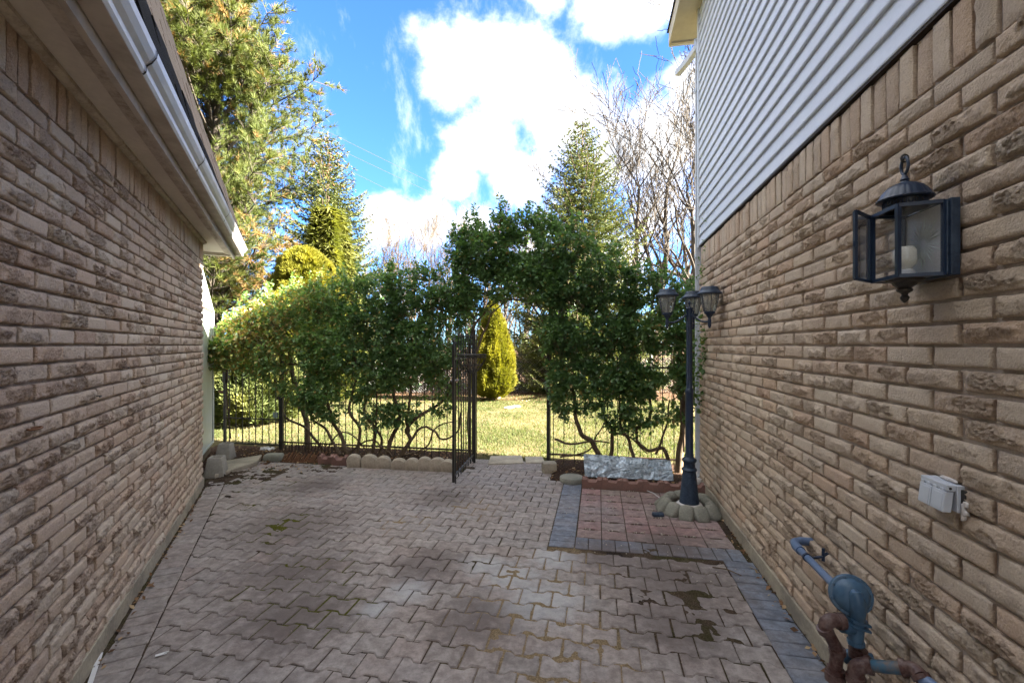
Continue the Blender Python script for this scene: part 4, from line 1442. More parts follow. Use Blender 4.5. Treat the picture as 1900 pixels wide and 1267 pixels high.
# ------------------------------------------------------------ lamp post with three lamps
LP = Vector((1.672, 4.27, 0.0))
lp = thing('lamp_post', 'dark navy garden lamp post with three solar lanterns beside the right wall', 'lamp post', LP)
MB().lathe([(0, 0), (0.125, 0), (0.128, 0.02), (0.118, 0.032), (0.122, 0.045), (0.110, 0.060), (0.098, 0.068), (0, 0.07)], 40, flute=0.015, nfl=9).build('footing', M['caulk'], lp, True)
MB().lathe([(0, 0.06), (0.090, 0.062), (0.089, 0.075), (0.086, 0.085), (0.060, 0.355), (0.059, 0.362), (0.068, 0.372), (0.070, 0.38), (0.062, 0.392), (0.052, 0.40), (0.050, 0.435), (0.054, 0.447),
            (0.063, 0.455), (0.066, 0.470), (0.060, 0.482), (0.046, 0.49), (0.040, 0.500), (0.038, 0.52), (0, 0.521)], 48).build('base', M['navy_worn'], lp, True)
MB().lathe([(0, 0.51), (0.040, 0.515), (0.036, 0.53), (0.035, 1.085), (0.038, 1.095), (0.038, 1.125), (0.031, 1.135), (0.0275, 1.15), (0.0270, 1.72), (0.031, 1.722), (0.031, 1.735), (0.027, 1.737), (0.0285, 1.76), (0.0285, 1.885),
            (0.034, 1.888), (0.036, 1.896), (0.030, 1.902), (0, 1.903)], 32).build('pole', M['navy'], lp, True)
MB().lathe([(0, 1.90), (0.014, 1.902), (0.008, 1.915), (0.006, 1.93), (0.013, 1.94), (0.014, 1.948), (0.008, 1.958), (0.004, 1.968), (0, 1.972)], 16).build('finial', M['navy'], lp, True)
for (ax, ay, big) in ((-0.212, -0.01, 1.0), (0.108, -0.19, 1.0), (0.105, 0.175, 1.0)):
    d_ = Vector((ax, ay, 0)); Ld = d_.length; d_.normalize()
    ppts = []
    for t in np.linspace(0, 1, 12):
        ppts.append(d_ * (0.025 + t * (Ld - 0.025)) + Vector((0, 0, 1.835 - 0.075 * math.sin(t * PI * 0.62) - 0.0 + 0.0)))
    arm = MB().tube(ppts, 0.0085, 8).build('arm', M['navy'], lp, True)
    MB().tube([d_ * (0.035 + 0.012 * math.cos(a)) + Vector((0, 0, 1.855 + 0.016 * math.sin(a))) for a in np.linspace(0, 2 * PI, 13)[:-1]], 0.0045, 6, closed=True).build('scroll', M['navy'], arm, True)
    c_ = Vector((ax, ay, 0))
    t_ = Matrix.Translation(c_)
    MB().lathe([(0, 1.700), (0.009, 1.703), (0.011, 1.715), (0.015, 1.722), (0.0155, 1.775), (0.012, 1.785), (0.014, 1.80), (0.026, 1.812), (0.031, 1.825), (0.046, 1.835), (0.049, 1.846), (0.044, 1.852), (0, 1.852)], 20, t_).build('lamp_cup', M['navy'], lp, True)
    gl_ = MB().lathe([(0.043, 1.852), (0.052, 1.862), (0.067, 1.92), (0.077, 1.96), (0.081, 2.008)], 24, t_)
    gl_.f = gl_.f[:-2]
    gl_.build('lamp_glass', M['glass_seeded'], lp, True)
    cg = MB()
    for k in range(6):
        a = k * PI / 3 + 0.3
        cg.tube([c_ + Vector((r * math.cos(a), r * math.sin(a), z)) for r, z in ((0.045, 1.85), (0.054, 1.862), (0.069, 1.92), (0.079, 1.96), (0.083, 2.008))], 0.003, 5)
    cg.build('lamp_frame', M['navy'], lp)
    MB().lathe([(0, 2.004), (0.088, 2.004), (0.103, 2.006), (0.107, 2.014), (0.104, 2.022), (0.096, 2.028), (0.082, 2.040), (0.078, 2.052), (0.074, 2.066), (0.066, 2.074), (0, 2.078)], 12, t_).build('lamp_cap', M['navy_worn'], lp, True)
    MB().lathe([(0, 1.853), (0.016, 1.853), (0.020, 1.90), (0.010, 1.94), (0, 1.945)], 10, t_).build('led_core', M['bulb'], lp, True)
# ring of rounded stones around its foot
names = ['front', 'front right', 'right', 'rear right', 'rear', 'rear left', 'left', 'front left']
for i in range(12):
    a = -PI / 2 + 0.05 + i * 2 * PI / 12
    r = 0.245
    c_ = LP + Vector((r * math.cos(a) * 0.98, r * math.sin(a), 0.035))
    wall_d = (c_ - OR).dot(nR)
    if wall_d < 0.055:
        c_ += nR * (0.055 - wall_d)
    d_ = (LP - c_); d_.z = 0
    o = lumpy('ring_stone', M['stone_round'], None, c_, (0.118, 0.08, 0.15), i, (-0.75 + random.gauss(0, 0.06), 0, math.atan2(d_.y, d_.x) - PI / 2), 0.40, 0.07, 4)
    pos_ = ['frontmost', 'front right', 'right front', 'against the brick wall', 'against the wall behind the post', 'behind the post on the right',
            'rearmost', 'behind the post on the left', 'rear left', 'leftmost', 'left front', 'front left'][i]
    tag(o, 'grey rounded stone of the ring round the lamp post, ' + pos_, 'stone', 'rounded stones around the lamp post')
o = lumpy('rock', M['caulk'], None, at(1294, 905) + Vector((0, 0, 0.04)), (0.09, 0.08, 0.13), 5); tag(o, 'pale lump of mortar under the downspout', 'rock')
o = lumpy('bottle_shard', M['navy_worn'], None, at(1221, 957) + Vector((0, 0, 0.012)), (0.10, 0.06, 0.035), 12); tag(o, 'dark scrap lying against the left side of the stone ring', 'litter')

# ------------------------------------------------------------ wall lantern
LZ0, LZ1 = 1.772, 1.998
wlz = thing('wall_lantern', 'open black carriage lantern with glass panes on the right brick wall', 'wall lamp', PR(0.0, 1.525, 1.9))
LO = wlz.location.copy()
def lp_(w, l, z): return PR(w, l, z) - LO
PA, PB, PC, PD = (0.038, 1.428), (0.150, 1.452), (0.150, 1.590), (0.038, 1.612)
def bar(mb, a, b, t=0.0055):
    mb.tube([a, b], t * 1.25, 4, rot=PI / 4)
fr = MB()
z0, z1 = LZ0, LZ1
for p in (PA, PB, PC, PD):
    fr.tube([lp_(p[0], p[1], z0 - 0.004), lp_(p[0], p[1], z1 + 0.004)], 0.0085, 4, rot=PI / 4)
for z in (z0, z1):
    for a, b in ((PA, PB), (PB, PC), (PC, PD)):
        fr.tube([lp_(a[0], a[1], z), lp_(b[0], b[1], z)], 0.008, 4, rot=PI / 4)
fr.build('frame', M['navy'], wlz)
for z, nm in ((z0 - 0.003, 'bottom_plate'), (z1 + 0.002, 'top_plate')):
    mb = MB()
    pts = [PA, PB, PC, PD]
    if nm == 'top_plate':
        pass
    mb.add([lp_(p[0], p[1], z) for p in pts] + [lp_(p[0], p[1], z + 0.003) for p in pts], [(0, 1, 2, 3), (7, 6, 5, 4), (0, 4, 5, 1), (1, 5, 6, 2), (2, 6, 7, 3), (3, 7, 4, 0)])
    mb.build(nm, M['navy'], wlz)
mb = MB()
rotm = Matrix.Rotation(math.atan2(dR.y, dR.x), 4, 'Z')
def wbox(mb, w0, w1, l0, l1, z0_, z1_):
    vs = [lp_(w, l, z) for w in (w0, w1) for l in (l0, l1) for z in (z0_, z1_)]
    mb.add(vs, [(0, 1, 3, 2), (4, 6, 7, 5), (0, 4, 5, 1), (2, 3, 7, 6), (0, 2, 6, 4), (1, 5, 7, 3)])
wbox(mb, 0.006, 0.030, 1.410, 1.630, z0 - 0.006, z1 + 0.006)
wbox(mb, 0.030, 0.036, 1.420, 1.620, z0 - 0.002, z1 + 0.002)
mb.build('back_plate', M['navy_worn'], wlz, bevel=0.002)
mb = MB(); wbox(mb, 0.036, 0.038, 1.425, 1.615, z0 + 0.005, z1 - 0.005); mb.build('reflector', M['gutter'], wlz)
# sunburst ribs of the reflector
mb = MB()
cc = (1.52, 1.885)
for k in range(30):
    a = 2 * PI * k / 30
    r0, r1 = 0.012, 0.062 + 0.012 * (k % 3)
    wd = 0.0022
    def pt(r, s, w): return lp_(w, cc[0] + r * math.cos(a) - s * math.sin(a), cc[1] + r * math.sin(a) + s * math.cos(a))
    mb.add([pt(r0, -0.0007, 0.0385), pt(r0, 0.0007, 0.0385), pt(r1, wd, 0.0385), pt(r1, -wd, 0.0385), pt((r0 + r1) / 2, 0, 0.042)], [(0, 1, 4), (1, 2, 4), (2, 3, 4), (3, 0, 4)])
mb.build('sunburst', M['white_metal'], wlz)
for a, b in ((PA, PB), (PD, PC)):
    mb = MB()
    mb.add([lp_(a[0], a[1], z0 + 0.006), lp_(b[0], b[1], z0 + 0.006), lp_(b[0], b[1], z1 - 0.006), lp_(a[0], a[1], z1 - 0.006)], [(0, 1, 2, 3)])
    m2 = mb.build('pane', M['glass'], wlz)
# door: hinged on post C, swung open
hx = Vector(lp_(PC[0] + 0.004, PC[1] + 0.004, 0)); hx.z = 0
dd_ = Vector((1.134, 1.50, 0)) - PR(PC[0], PC[1]); dd_.z = 0; dd_ = dd_.normalized() * 0.135
hz = Vector((0, 0, 1))
off_z = -LO.z
def dpt(t, z): return hx + dd_ * t + Vector((0, 0, z + off_z + 0.0))
hx.z = 0
df = MB()
for t in (0.03, 1.0):
    df.tube([dpt(t, z0), dpt(t, z1)], 0.007, 4, rot=PI / 4)
for z in (z0, z1):
    df.tube([dpt(0.03, z), dpt(1.0, z)], 0.0065, 4, rot=PI / 4)
door = df.build('door', M['navy'], wlz)
MB().add([dpt(0.06, z0 + .004), dpt(0.97, z0 + .004), dpt(0.97, z1 - .004), dpt(0.06, z1 - .004)], [(0, 1, 2, 3)]).build('door_pane', M['glass'], door)
MB().tube([dpt(1.03, (z0 + z1) / 2 - 0.006), dpt(1.03, (z0 + z1) / 2 + 0.012)], 0.006, 6).build('latch', M['navy'], door)
for z in (z0 + 0.035, z1 - 0.035):
    MB().tube([dpt(-0.02, z - 0.016), dpt(-0.02, z + 0.016)], 0.006, 8).build('hinge', M['navy'], wlz, True)
CW, CLn = 0.092, 1.52
tz = Matrix.Translation(lp_(CW, CLn, 0))
MB().lathe([(0, 2.000), (0.060, 2.0), (0.060, 2.006), (0.056, 2.008), (0.056, 2.030), (0.060, 2.032), (0, 2.033)], 32, tz).build('gallery', M['iron'], wlz, True)
gm = MB()
for k in range(22):
    a = 2 * PI * k / 22
    c_ = lp_(CW, CLn, 2.020) + Vector((0.0575 * math.cos(a), 0.0575 * math.sin(a), 0))
    tn = Vector((-math.sin(a), math.cos(a), 0))
    gm.tube([c_ + tn * 0.006 * math.cos(b) + Vector((0, 0, 0.009 * math.sin(b))) for b in np.linspace(0, 2 * PI, 9)[:-1]], 0.0016, 4, closed=True)
gm.build('gallery_filigree', M['navy'], wlz)
MB().lathe([(0, 2.030), (0.066, 2.030), (0.074, 2.031), (0.076, 2.035), (0.072, 2.039), (0.067, 2.046), (0.060, 2.060), (0.047, 2.075), (0.030, 2.085), (0.014, 2.089), (0.010, 2.096), (0.013, 2.101), (0.009, 2.106), (0.006, 2.118), (0, 2.119)], 72, tz, 0.022, 24).build('dome', M['navy'], wlz, True)
rc = lp_(CW, CLn, 2.147)
MB().tube([rc + dR * 0.0175 * math.cos(a) + Vector((0, 0, 0.028 * math.sin(a))) for a in np.linspace(0, 2 * PI, 21)[:-1]], 0.0048, 8, closed=True).build('ring', M['navy'], wlz, True)
MB().tube([rc + Vector((0, 0, 0.025)) + nR * 0.010 * math.cos(a) + Vector((0, 0, 0.012 * math.sin(a))) for a in np.linspace(0, 2 * PI, 15)[:-1]], 0.0035, 6, closed=True).build('chain_link', M['iron'], wlz, True)
MB().lathe([(0, 1.690), (0.004, 1.692), (0.010, 1.700), (0.013, 1.708), (0.008, 1.716), (0.010, 1.722), (0.020, 1.728), (0.022, 1.734), (0.018, 1.740), (0.030, 1.750), (0.034, 1.757), (0.048, 1.762), (0.052, 1.770), (0, 1.772)], 40, tz, 0.03, 10).build('bottom_finial', M['iron'], wlz, True)
MB().lathe([(0, 1.778), (0.026, 1.778), (0.026, 1.797), (0.022, 1.800), (0, 1.80)], 24, tz).build('socket', M['white_plain'], wlz, True)
MB().lathe([(0, 1.80), (0.016, 1.80), (0.020, 1.806), (0.030, 1.818), (0.032, 1.835), (0.031, 1.862), (0.024, 1.875), (0, 1.879)], 24, tz).build('bulb', M['bulb'], wlz, True)
mb = MB(); wbox(mb, 0.0, 0.012, 1.48, 1.56, 1.83, 1.93); mb.build('wall_bracket', M['iron'], wlz)

# ------------------------------------------------------------ outlet box
OB = PR(0.0, 1.478, 1.078)
ob = thing('outlet_box', 'grey weatherproof double outlet with hinged covers on the right wall', 'electrical outlet', OB)
def oo(w, l, z): return dR * l + nR * w + Vector((0, 0, z))
def obox(w0, w1, l0, l1, z0_, z1_, mat, name, par, bev=0.0025, tilt=0.0):
    mb = MB()
    vs = [oo(w + (tilt * (z - z1_)), l, z) for w in (w0, w1) for l in (l0, l1) for z in (z0_, z1_)]
    mb.add(vs, [(0, 1, 3, 2), (4, 6, 7, 5), (0, 4, 5, 1), (2, 3, 7, 6), (0, 2, 6, 4), (1, 5, 7, 3)])
    return mb.build(name, mat, par, bevel=bev)
obox(-0.01, 0.016, -0.092, 0.078, -0.052, 0.048, M['plastic_grey'], 'base_plate', ob)
obox(0.016, 0.048, -0.086, 0.078, 0.026, 0.048, M['plastic_grey'], 'hinge_block', ob)
for (a, b) in ((-0.084, -0.004), (-0.002, 0.076)):
    cv = obox(0.022, 0.052, a, b, -0.055, 0.023, M['plastic_grey'], 'cover', ob, 0.003, -0.12)
    obox(0.052 , 0.0545, a + 0.010, b - 0.010, -0.046, 0.014, M['plastic_grey'], 'cover_panel', cv, 0.001, -0.12)
for a in (-0.062, -0.018, 0.022, 0.06):
    obox(0.030, 0.0515, a - 0.011, a + 0.011, 0.021, 0.034, M['plastic_grey'], 'hinge_knuckle', ob, 0.002)
MB().tube([oo(0.036, -0.0865, 0.036), oo(0.036, -0.088, 0.036)], 0.005, 12).build('screw', M['iron'], ob)
obox(-0.012, 0.004, -0.120, -0.090, -0.02, 0.035, M['iron'], 'wall_hole', ob, 0.002)  # solid dark block, its colour stands for the shade inside a hole
for (l, z, sx, sz, sd) in ((-0.108, -0.035, 0.022, 0.045, 1), (-0.02, 0.056, 0.09, 0.012, 2), (-0.125, -0.012, 0.026, 0.022, 3), (-0.104, -0.064, 0.014, 0.024, 4), (-0.118, -0.045, 0.020, 0.016, 5)):
    lumpy('caulk', M['caulk'], ob, oo(0.002, l, z), (sx, 0.014, sz), sd, (0, 0, math.atan2(dR.y, dR.x)), 0.5, 0.25)

ob.scale = (0.80, 0.72, 0.82)

# ------------------------------------------------------------ gas regulator and meter
GY = 1.72
def g3(px, py, Y=GY, o=None):
    p = at(px, py, Y=Y)
    return p - GR if o is None else p
GR = Vector((0, 0, 0))
GR = at(1580, 1180, Y=GY)
gr = thing('gas_regulator', 'blue grey gas regulator with rusty pipes beside the right wall', 'gas regulator', GR)
p_end = PR(0.095, 2.36, 0.515) - GR
p_disc = PR(0.125, 1.80, 0.545) - GR
MB().tube([PR(-0.01, 2.43, 0.515) - GR, PR(0.05, 2.425, 0.515) - GR, PR(0.085, 2.40, 0.515) - GR, p_end], [0.020, 0.021, 0.022, 0.021], 16).build('vent_elbow', M['pipe_blue'], gr, True)
MB().tube([p_end, p_end.lerp(p_disc, 0.12)], 0.022, 16).build('pipe_joint', M['pipe_blue'], gr, True)
MB().tube([p_end, p_disc], 0.0165, 16).build('vent_pipe', M['pipe_blue'], gr, True)
cp = p_end.lerp(p_disc, 0.27)
ax = (p_disc - p_end).normalized()
MB().tube([cp - ax * 0.008, cp + ax * 0.008], 0.0205, 16).build('pipe_clamp', M['navy'], gr, True)
mb = MB(); q = cp - nR * 0.02
mb.tube([q, q - nR * 0.045 + Vector((0, 0, 0.01)), q - nR * 0.07 + Vector((0, 0, 0.03))], 0.007, 6); mb.tube([q - nR * 0.05 - Vector((0, 0, 0.01)), q - nR * 0.05 + Vector((0, 0, 0.05))], 0.009, 4)
mb.build('clamp_bracket', M['navy'], gr)
# diaphragm housing, round face towards the driveway front
dc = at(1578, 1103, Y=1.74) - GR
def mt_axis(c, ax):
    z = ax.normalized(); x = z.orthogonal().normalized(); y = z.cross(x)
    return Matrix.Translation(c) @ Matrix((x, y, z)).transposed().to_4x4()
face = Vector((-0.30, -0.93, 0.22)).normalized()
dm = mt_axis(dc, face)
MB().lathe([(0, -0.05), (0.035, -0.048), (0.056, -0.028), (0.064, -0.012), (0.071, -0.010), (0.0735, -0.004), (0.0735, 0.006), (0.071, 0.010), (0.062, 0.011), (0.060, 0.018), (0.048, 0.032), (0.030, 0.042), (0.0, 0.045)], 48, dm).build('diaphragm_housing', M['pipe_teal'], gr, True)
for k in range(8):
    a = 2 * PI * k / 8 + 0.2
    c_ = dm @ Vector((0.067 * math.cos(a), 0.067 * math.sin(a), 0.009))
    MB().lathe([(0, 0), (0.0055, 0), (0.0055, 0.005), (0, 0.006)], 6, mt_axis(c_, face)).build('flange_bolt', M['pipe_teal'], gr)
down = at(1590, 1148, Y=1.72) - GR
MB().tube([dc + face * 0.036 + Vector((0.0, 0, 0.024)), dc + face * 0.046 + Vector((0.001, 0, 0.018)), dc + face * 0.055 + Vector((0.004, 0, -0.004)), dc + face * 0.05 + Vector((0.010, 0, -0.045)), down], [0.012, 0.021, 0.025, 0.025, 0.024], 20).build('bonnet', M['pipe_teal'], gr, True)
mb = MB()
c_ = at(1590, 1150, Y=1.72) - GR
mb.add([c_ + Vector((x, y, z - 0.3 * x)) for x, y, z in [(-.036, -.03, -.006), (.036, -.03, -.006), (.036, .03, -.006), (-.036, .03, -.006), (-.036, -.03, .006), (.036, -.03, .006), (.036, .03, .006), (-.036, .03, .006)]],
       [(3, 2, 1, 0), (4, 5, 6, 7), (0, 1, 5, 4), (1, 2, 6, 5), (2, 3, 7, 6), (3, 0, 4, 7)])
mb.build('valve_flange', M['pipe_teal'], gr, True, 0.005)
m2 = MB(); m2.v = [(v[0] * 1 + 0, v[1], v[2] - 0.02) for v in mb.v]; m2.f = list(mb.f); m2.build('valve_flange', M['pipe_teal'], gr, True, 0.005)
vb = at(1588, 1166, Y=1.72) - GR
MB().tube([vb + Vector((0, 0, 0.04)), vb + Vector((0, 0, 0.0)), vb + Vector((0, 0, -0.045))], [0.024, 0.027, 0.024], 20).build('valve_body', M['pipe_teal'], gr, True)
MB().tube([vb + Vector((-0.055, 0, 0.012)), vb + Vector((0.0, 0, 0.0))], [0.024, 0.024], 16).build('valve_inlet', M['pipe_teal'], gr, True)
MB().tube([vb + Vector((0.0, 0.02, 0.005)), vb + Vector((0.05, 0.03, 0.002)), vb + Vector((0.060, 0.03, 0.002))], [0.026, 0.026, 0.018], 16).build('valve_cap', M['pipe_blue'], gr, True)
MB().tube([vb + Vector((0, 0, -0.043)), vb + Vector((0, 0, -0.058))], [0.029, 0.029], 8).build('hex_collar', M['pipe_teal'], gr, False)
def pipe(name, pts, r, mat, Y=1.72, n=10):
    P = [at(px, py, Y=(Y if len(t) == 0 else t[0])) - GR for (px, py, *t) in pts]
    # Catmull-Rom smoothing
    if len(P) > 2:
        Q = []
        E = [P[0] * 2 - P[1]] + P + [P[-1] * 2 - P[-2]]
        for i in range(1, len(E) - 2):
            for t in np.linspace(0, 1, 6)[:-1]:
                t = float(t)
                Q.append(0.5 * ((2 * E[i]) + (-E[i - 1] + E[i + 1]) * t + (2 * E[i - 1] - 5 * E[i] + 4 * E[i + 1] - E[i + 2]) * t * t + (-E[i - 1] + 3 * E[i] - 3 * E[i + 1] + E[i + 2]) * t ** 3))
        Q.append(P[-1]); P = Q
    return MB().tube(P, r, 16).build(name, mat, gr, True)
pipe('elbow', [(1557, 1152), (1541, 1150), (1532, 1160), (1536, 1176)], 0.0245, M['pipe_rust'])
pipe('elbow_collar', [(1564, 1152), (1553, 1151.5)], 0.030, M['pipe_rust'])
pipe('street_elbow', [(1535, 1170), (1543, 1185), (1551, 1200), (1554, 1208)], 0.0215, M['pipe_rust'])
pipe('elbow_collar', [(1529, 1163), (1533, 1172)], 0.0275, M['pipe_rust'])
pipe('elbow_collar', [(1553, 1203), (1554, 1211)], 0.0285, M['pipe_rust'])
pipe('riser_pipe', [(1554, 1208), (1549, 1245)], 0.0225, M['pipe_rust'])
pipe('elbow_collar', [(1551, 1238), (1550, 1247)], 0.0285, M['pipe_rust'])
pipe('meter_union', [(1550, 1246), (1550, 1262)], 0.0345, M['pipe_rust'])
pipe('nipple', [(1591, 1183), (1591, 1208)], 0.0165, M['pipe_rust'])
pipe('union_nut', [(1592, 1203), (1592, 1219)], 0.031, M['pipe_rust'])
pipe('shutoff_valve', [(1563, 1221, 1.76), (1578, 1214, 1.75), (1600, 1218, 1.73), (1618, 1222, 1.72)], 0.020, M['pipe_teal'])
pipe('lower_elbow', [(1590, 1290, 1.66), (1588, 1247, 1.66), (1594, 1236, 1.66), (1610, 1233, 1.65)], 0.0262, M['pipe_rust'])
pipe('elbow_collar', [(1608, 1233, 1.65), (1618, 1234, 1.64)], 0.031, M['pipe_rust'])
pipe('elbow_collar', [(1588, 1253, 1.66), (1588, 1264, 1.66)], 0.032, M['pipe_rust'])
pipe('service_pipe', [(1614, 1234, 1.645), (1675, 1239, 1.56)], 0.0205, M['pipe_chip'])
pipe('elbow_collar', [(1671, 1238, 1.56), (1682, 1239, 1.55)], 0.029, M['pipe_rust'])
pipe('service_elbow', [(1678, 1239, 1.55), (1694, 1241, 1.53), (1704, 1249, 1.51), (1711, 1258, 1.49)], 0.0235, M['pipe_rust'])
pipe('elbow_collar', [(1706, 1251, 1.50), (1712, 1260, 1.49)], 0.028, M['pipe_rust'])
pipe('wall_pipe', [(1711, 1258, 1.49), (1730, 1272, 1.46), (1745, 1292, 1.44), (1750, 1370, 1.44)], 0.019, M['pipe_blue'])
gmtr = thing('gas_meter', 'pale teal gas meter below the regulator, only its top in view', 'gas meter', at(1550, 1290, Y=1.70) * 1.0)
gmtr.location.z = 0.02
gc = gmtr.location
bm = bmesh.new(); bmesh.ops.create_cube(bm, size=1.0)
for v in bm.verts: v.co = Vector((v.co.x * 0.19, v.co.y * 0.15, v.co.z * 0.155 + 0.08))
bmesh.ops.bevel(bm, geom=bm.edges[:], offset=0.028, segments=4, affect='EDGES', profile=0.5)
me = bpy.data.meshes.new('meter_body'); bm.to_mesh(me); bm.free(); me.materials.append(M['meter_grey']); sm(me, 1.0)
link('meter_body', me, gmtr)
MB().lathe([(0, 0.155), (0.036, 0.155), (0.036, 0.168), (0.030, 0.178), (0, 0.18)], 24, Matrix.Translation((-0.005, 0.0, 0))).build('meter_inlet', M['meter_grey'], gmtr, True)
MB().box(-0.07, 0.07, -0.081, -0.074, 0.03, 0.11).build('meter_face', M['iron'], gmtr, bevel=0.003)

# ------------------------------------------------------------ iron fence and gates
def vbar(z0, z1, r=0.0055, spike=True, sides=4):
    mb = MB()
    if spike:
        mb.tube([(0, 0, z0), (0, 0, z1 - 0.05)], r * 1.2, sides, rot=PI / 4)
        mb.tube([(0, 0, z1 - 0.055), (0, 0, z1 - 0.045), (0, 0, z1 - 0.028), (0, 0, z1)], [r * 1.1, r * 2.2, r * 1.8, 0.0008], 6)
    else:
        mb.tube([(0, 0, z0), (0, 0, z1)], r * 1.2, sides, rot=PI / 4)
    return mb
def fence(w0, w1, label, n, group, l=5.64, ztop=1.42, post=(0, 1), zrail=(0.14, 1.27)):
    base = PR(w0, l, 0)
    t = thing('iron_fence', label, 'fence', base, math.atan2(nR.y, nR.x), group)
    L = w1 - w0
    for z in zrail:
        MB().box(0, L, -0.011, 0.011, z - 0.011, z + 0.011).build('rail', M['iron_rust'], t, bevel=0.002)
    src = vbar(0.03, ztop).build('fence_bar', M['iron'], t)
    for i in range(n):
        o = src if i == 0 else src.copy()
        if i: COL.objects.link(o)
        o.location = ((i + 0.5) * L / n, 0.0, random.uniform(-0.012, 0.012))
        o.rotation_euler = (random.gauss(0, 0.006), random.gauss(0, 0.006), 0)
    for x in post:
        MB().tube([(x * L, 0, -0.05), (x * L, 0, 1.62)], 0.027, 4, rot=PI / 4).build('post', M['iron'], t, bevel=0.002)
    return t
fence(-0.16, 1.733, 'black iron fence behind the right bed, grown over by a leafy shrub', 14, 'iron fence sections along the lawn', post=(0, 1))
fence(2.735, 5.62, 'black iron fence behind the left bed with curved stems in front', 27, 'iron fence sections along the lawn', post=(0, 1))
# open gate
gh, gf = PR(2.715, 5.62), PR(2.655, 4.55)
gd = (gf - gh); gLn = gd.length
gt_ = thing('iron_gate', 'black iron garden gate standing open towards the patio with a wire basket on it', 'gate', gh, math.atan2(gd.y, gd.x), 'iron gates')
for x in (0.02, gLn):
    MB().box(x - 0.014, x + 0.014, -0.014, 0.014, 0.045, 1.55 if x > 0.5 else 1.60).build('stile', M['iron'], gt_, bevel=0.002)
for z in (0.11, 1.395):
    MB().box(0.02, gLn, -0.010, 0.010, z - 0.010, z + 0.010).build('rail', M['iron'], gt_, bevel=0.002)
src = vbar(-0.012, 1.64, 0.0062).build('gate_bar', M['iron'], gt_)
for i in range(8):
    o = src if i == 0 else src.copy()
    if i: COL.objects.link(o)
    o.location = (gLn - 0.09 - i * (gLn - 0.14) / 7.6, 0.0, 0.055 + random.uniform(-0.006, 0.006) - (0.035 if i == 0 else 0))
    o.scale = (1, 1, 1 if i else 0.97)
MB().tube([(gLn, -0.03, 1.16), (gLn, 0.03, 1.16), (gLn + 0.015, 0.06, 1.17)], 0.012, 8).build('latch', M['zinc'], gt_, True)
MB().tube([(gLn - 0.01, 0, 1.54), (gLn, 0, 1.60), (gLn - 0.05, 0, 1.625)], 0.012, 6).build('gate_handle', M['iron'], gt_, True)
for z in (0.35, 1.3):
    MB().tube([(0, 0.0, z - 0.03), (0, 0, z + 0.03)], 0.016, 8).build('hinge', M['iron'], gt_, True)
# wire basket on the gate
bk_c = at(872, 660, Y=5.0)
bk = thing('wire_basket', 'half round black wire planter basket hooked over the open gate', 'basket', bk_c)
Rb = 0.155
def hb(r, z): return [Vector((0.02 + r * math.cos(a) * 1.0, -0.02 + r * 0.72 * math.sin(a), z)) for a in np.linspace(0, 2 * PI, 25)[:-1]]
MB().tube(hb(Rb, 0.01), 0.0085, 6, closed=True).build('basket_rim', M['iron'], bk, True)
MB().tube(hb(Rb, -0.014), 0.006, 6, closed=True).build('basket_rim', M['iron'], bk, True)
MB().tube(hb(Rb * 0.78, -0.10), 0.003, 6, closed=True).build('basket_hoop', M['iron'], bk, True)
MB().tube(hb(Rb * 0.45, -0.165), 0.003, 6, closed=True).build('basket_hoop', M['iron'], bk, True)
for k in range(14):
    a = 2 * PI * k / 14
    pts = [Vector((0.02 + Rb * s * math.cos(a + tw), -0.02 + 0.72 * Rb * s * math.sin(a + tw), z)) for s, z, tw in ((1, 0.01, 0), (0.96, -0.05, 0.06), (0.78, -0.10, 0.1), (0.45, -0.165, 0.16), (0.1, -0.19, 0.2))]
    MB().tube(pts, 0.004, 5).build('basket_wire', M['iron'], bk, True)
mb = MB()
for k in range(60):
    a, r = random.uniform(0, 6.28), random.uniform(0, Rb * 0.7)
    p = Vector((0.02 + r * math.cos(a), -0.02 + 0.7 * r * math.sin(a), random.uniform(-0.15, -0.03)))
    mb.tube([p, p + Vector((random.gauss(0, .05), random.gauss(0, .04), random.gauss(0, .03)))], 0.0025, 3)
tag(mb.build('dry_stems', M['bark'], bk), kind='stuff')
for dx in (-0.03, 0.05):
    MB().tube([(dx, -0.08, 0.01), (dx, -0.06, 0.06), (dx, -0.02, 0.07)], 0.003, 5).build('hook', M['iron'], bk)
# small closed gate at the left
g2w0, g2w1 = 5.66, 6.60
b2 = PR(g2w0, 5.66, 0)
g2 = thing('iron_gate', 'small closed black iron gate between the left fence and the white shed', 'gate', b2, math.atan2(nR.y, nR.x), 'iron gates')
L2 = g2w1 - g2w0
for x in (0.0, L2):
    MB().box(x - 0.018, x + 0.018, -0.016, 0.016, 0.03, 1.20 if x == 0 else 1.48).build('stile', M['iron'], g2, bevel=0.002)
for z in (0.085, 0.46, 1.25, 1.18):
    MB().box(0, L2, -0.009, 0.009, z - 0.009, z + 0.009).build('rail', M['iron'], g2, bevel=0.002)
src = vbar(0.09, 1.25, 0.006, False).build('gate_bar', M['iron'], g2)
for i in range(8):
    o = src if i == 0 else src.copy()
    if i: COL.objects.link(o)
    o.location = ((i + 0.7) * L2 / 8.4, 0, 0)
for i in range(4):
    x = L2 - 0.02 - i * 0.13
    MB().tube([(x, 0, 1.24), (x, 0, 1.45), (x - 0.03, 0, 1.48), (x - 0.1, 0, 1.48), (x - 0.13, 0, 1.45), (x - 0.13, 0, 1.24)], 0.006, 6).build('hoop', M['iron'], g2, True)
MB().tube([(L2 - 0.03, 0.0, 1.18), (L2 - 0.06, 0.03, 0.75), (L2 - 0.10, 0.0, 0.15)], 0.009, 6).build('drop_rod', M['iron_rust'], g2, True)
MB().box(L2 - 0.035, L2 + 0.02, -0.03, 0.03, 0.98, 1.18).build('latch', M['iron'], g2, bevel=0.004)
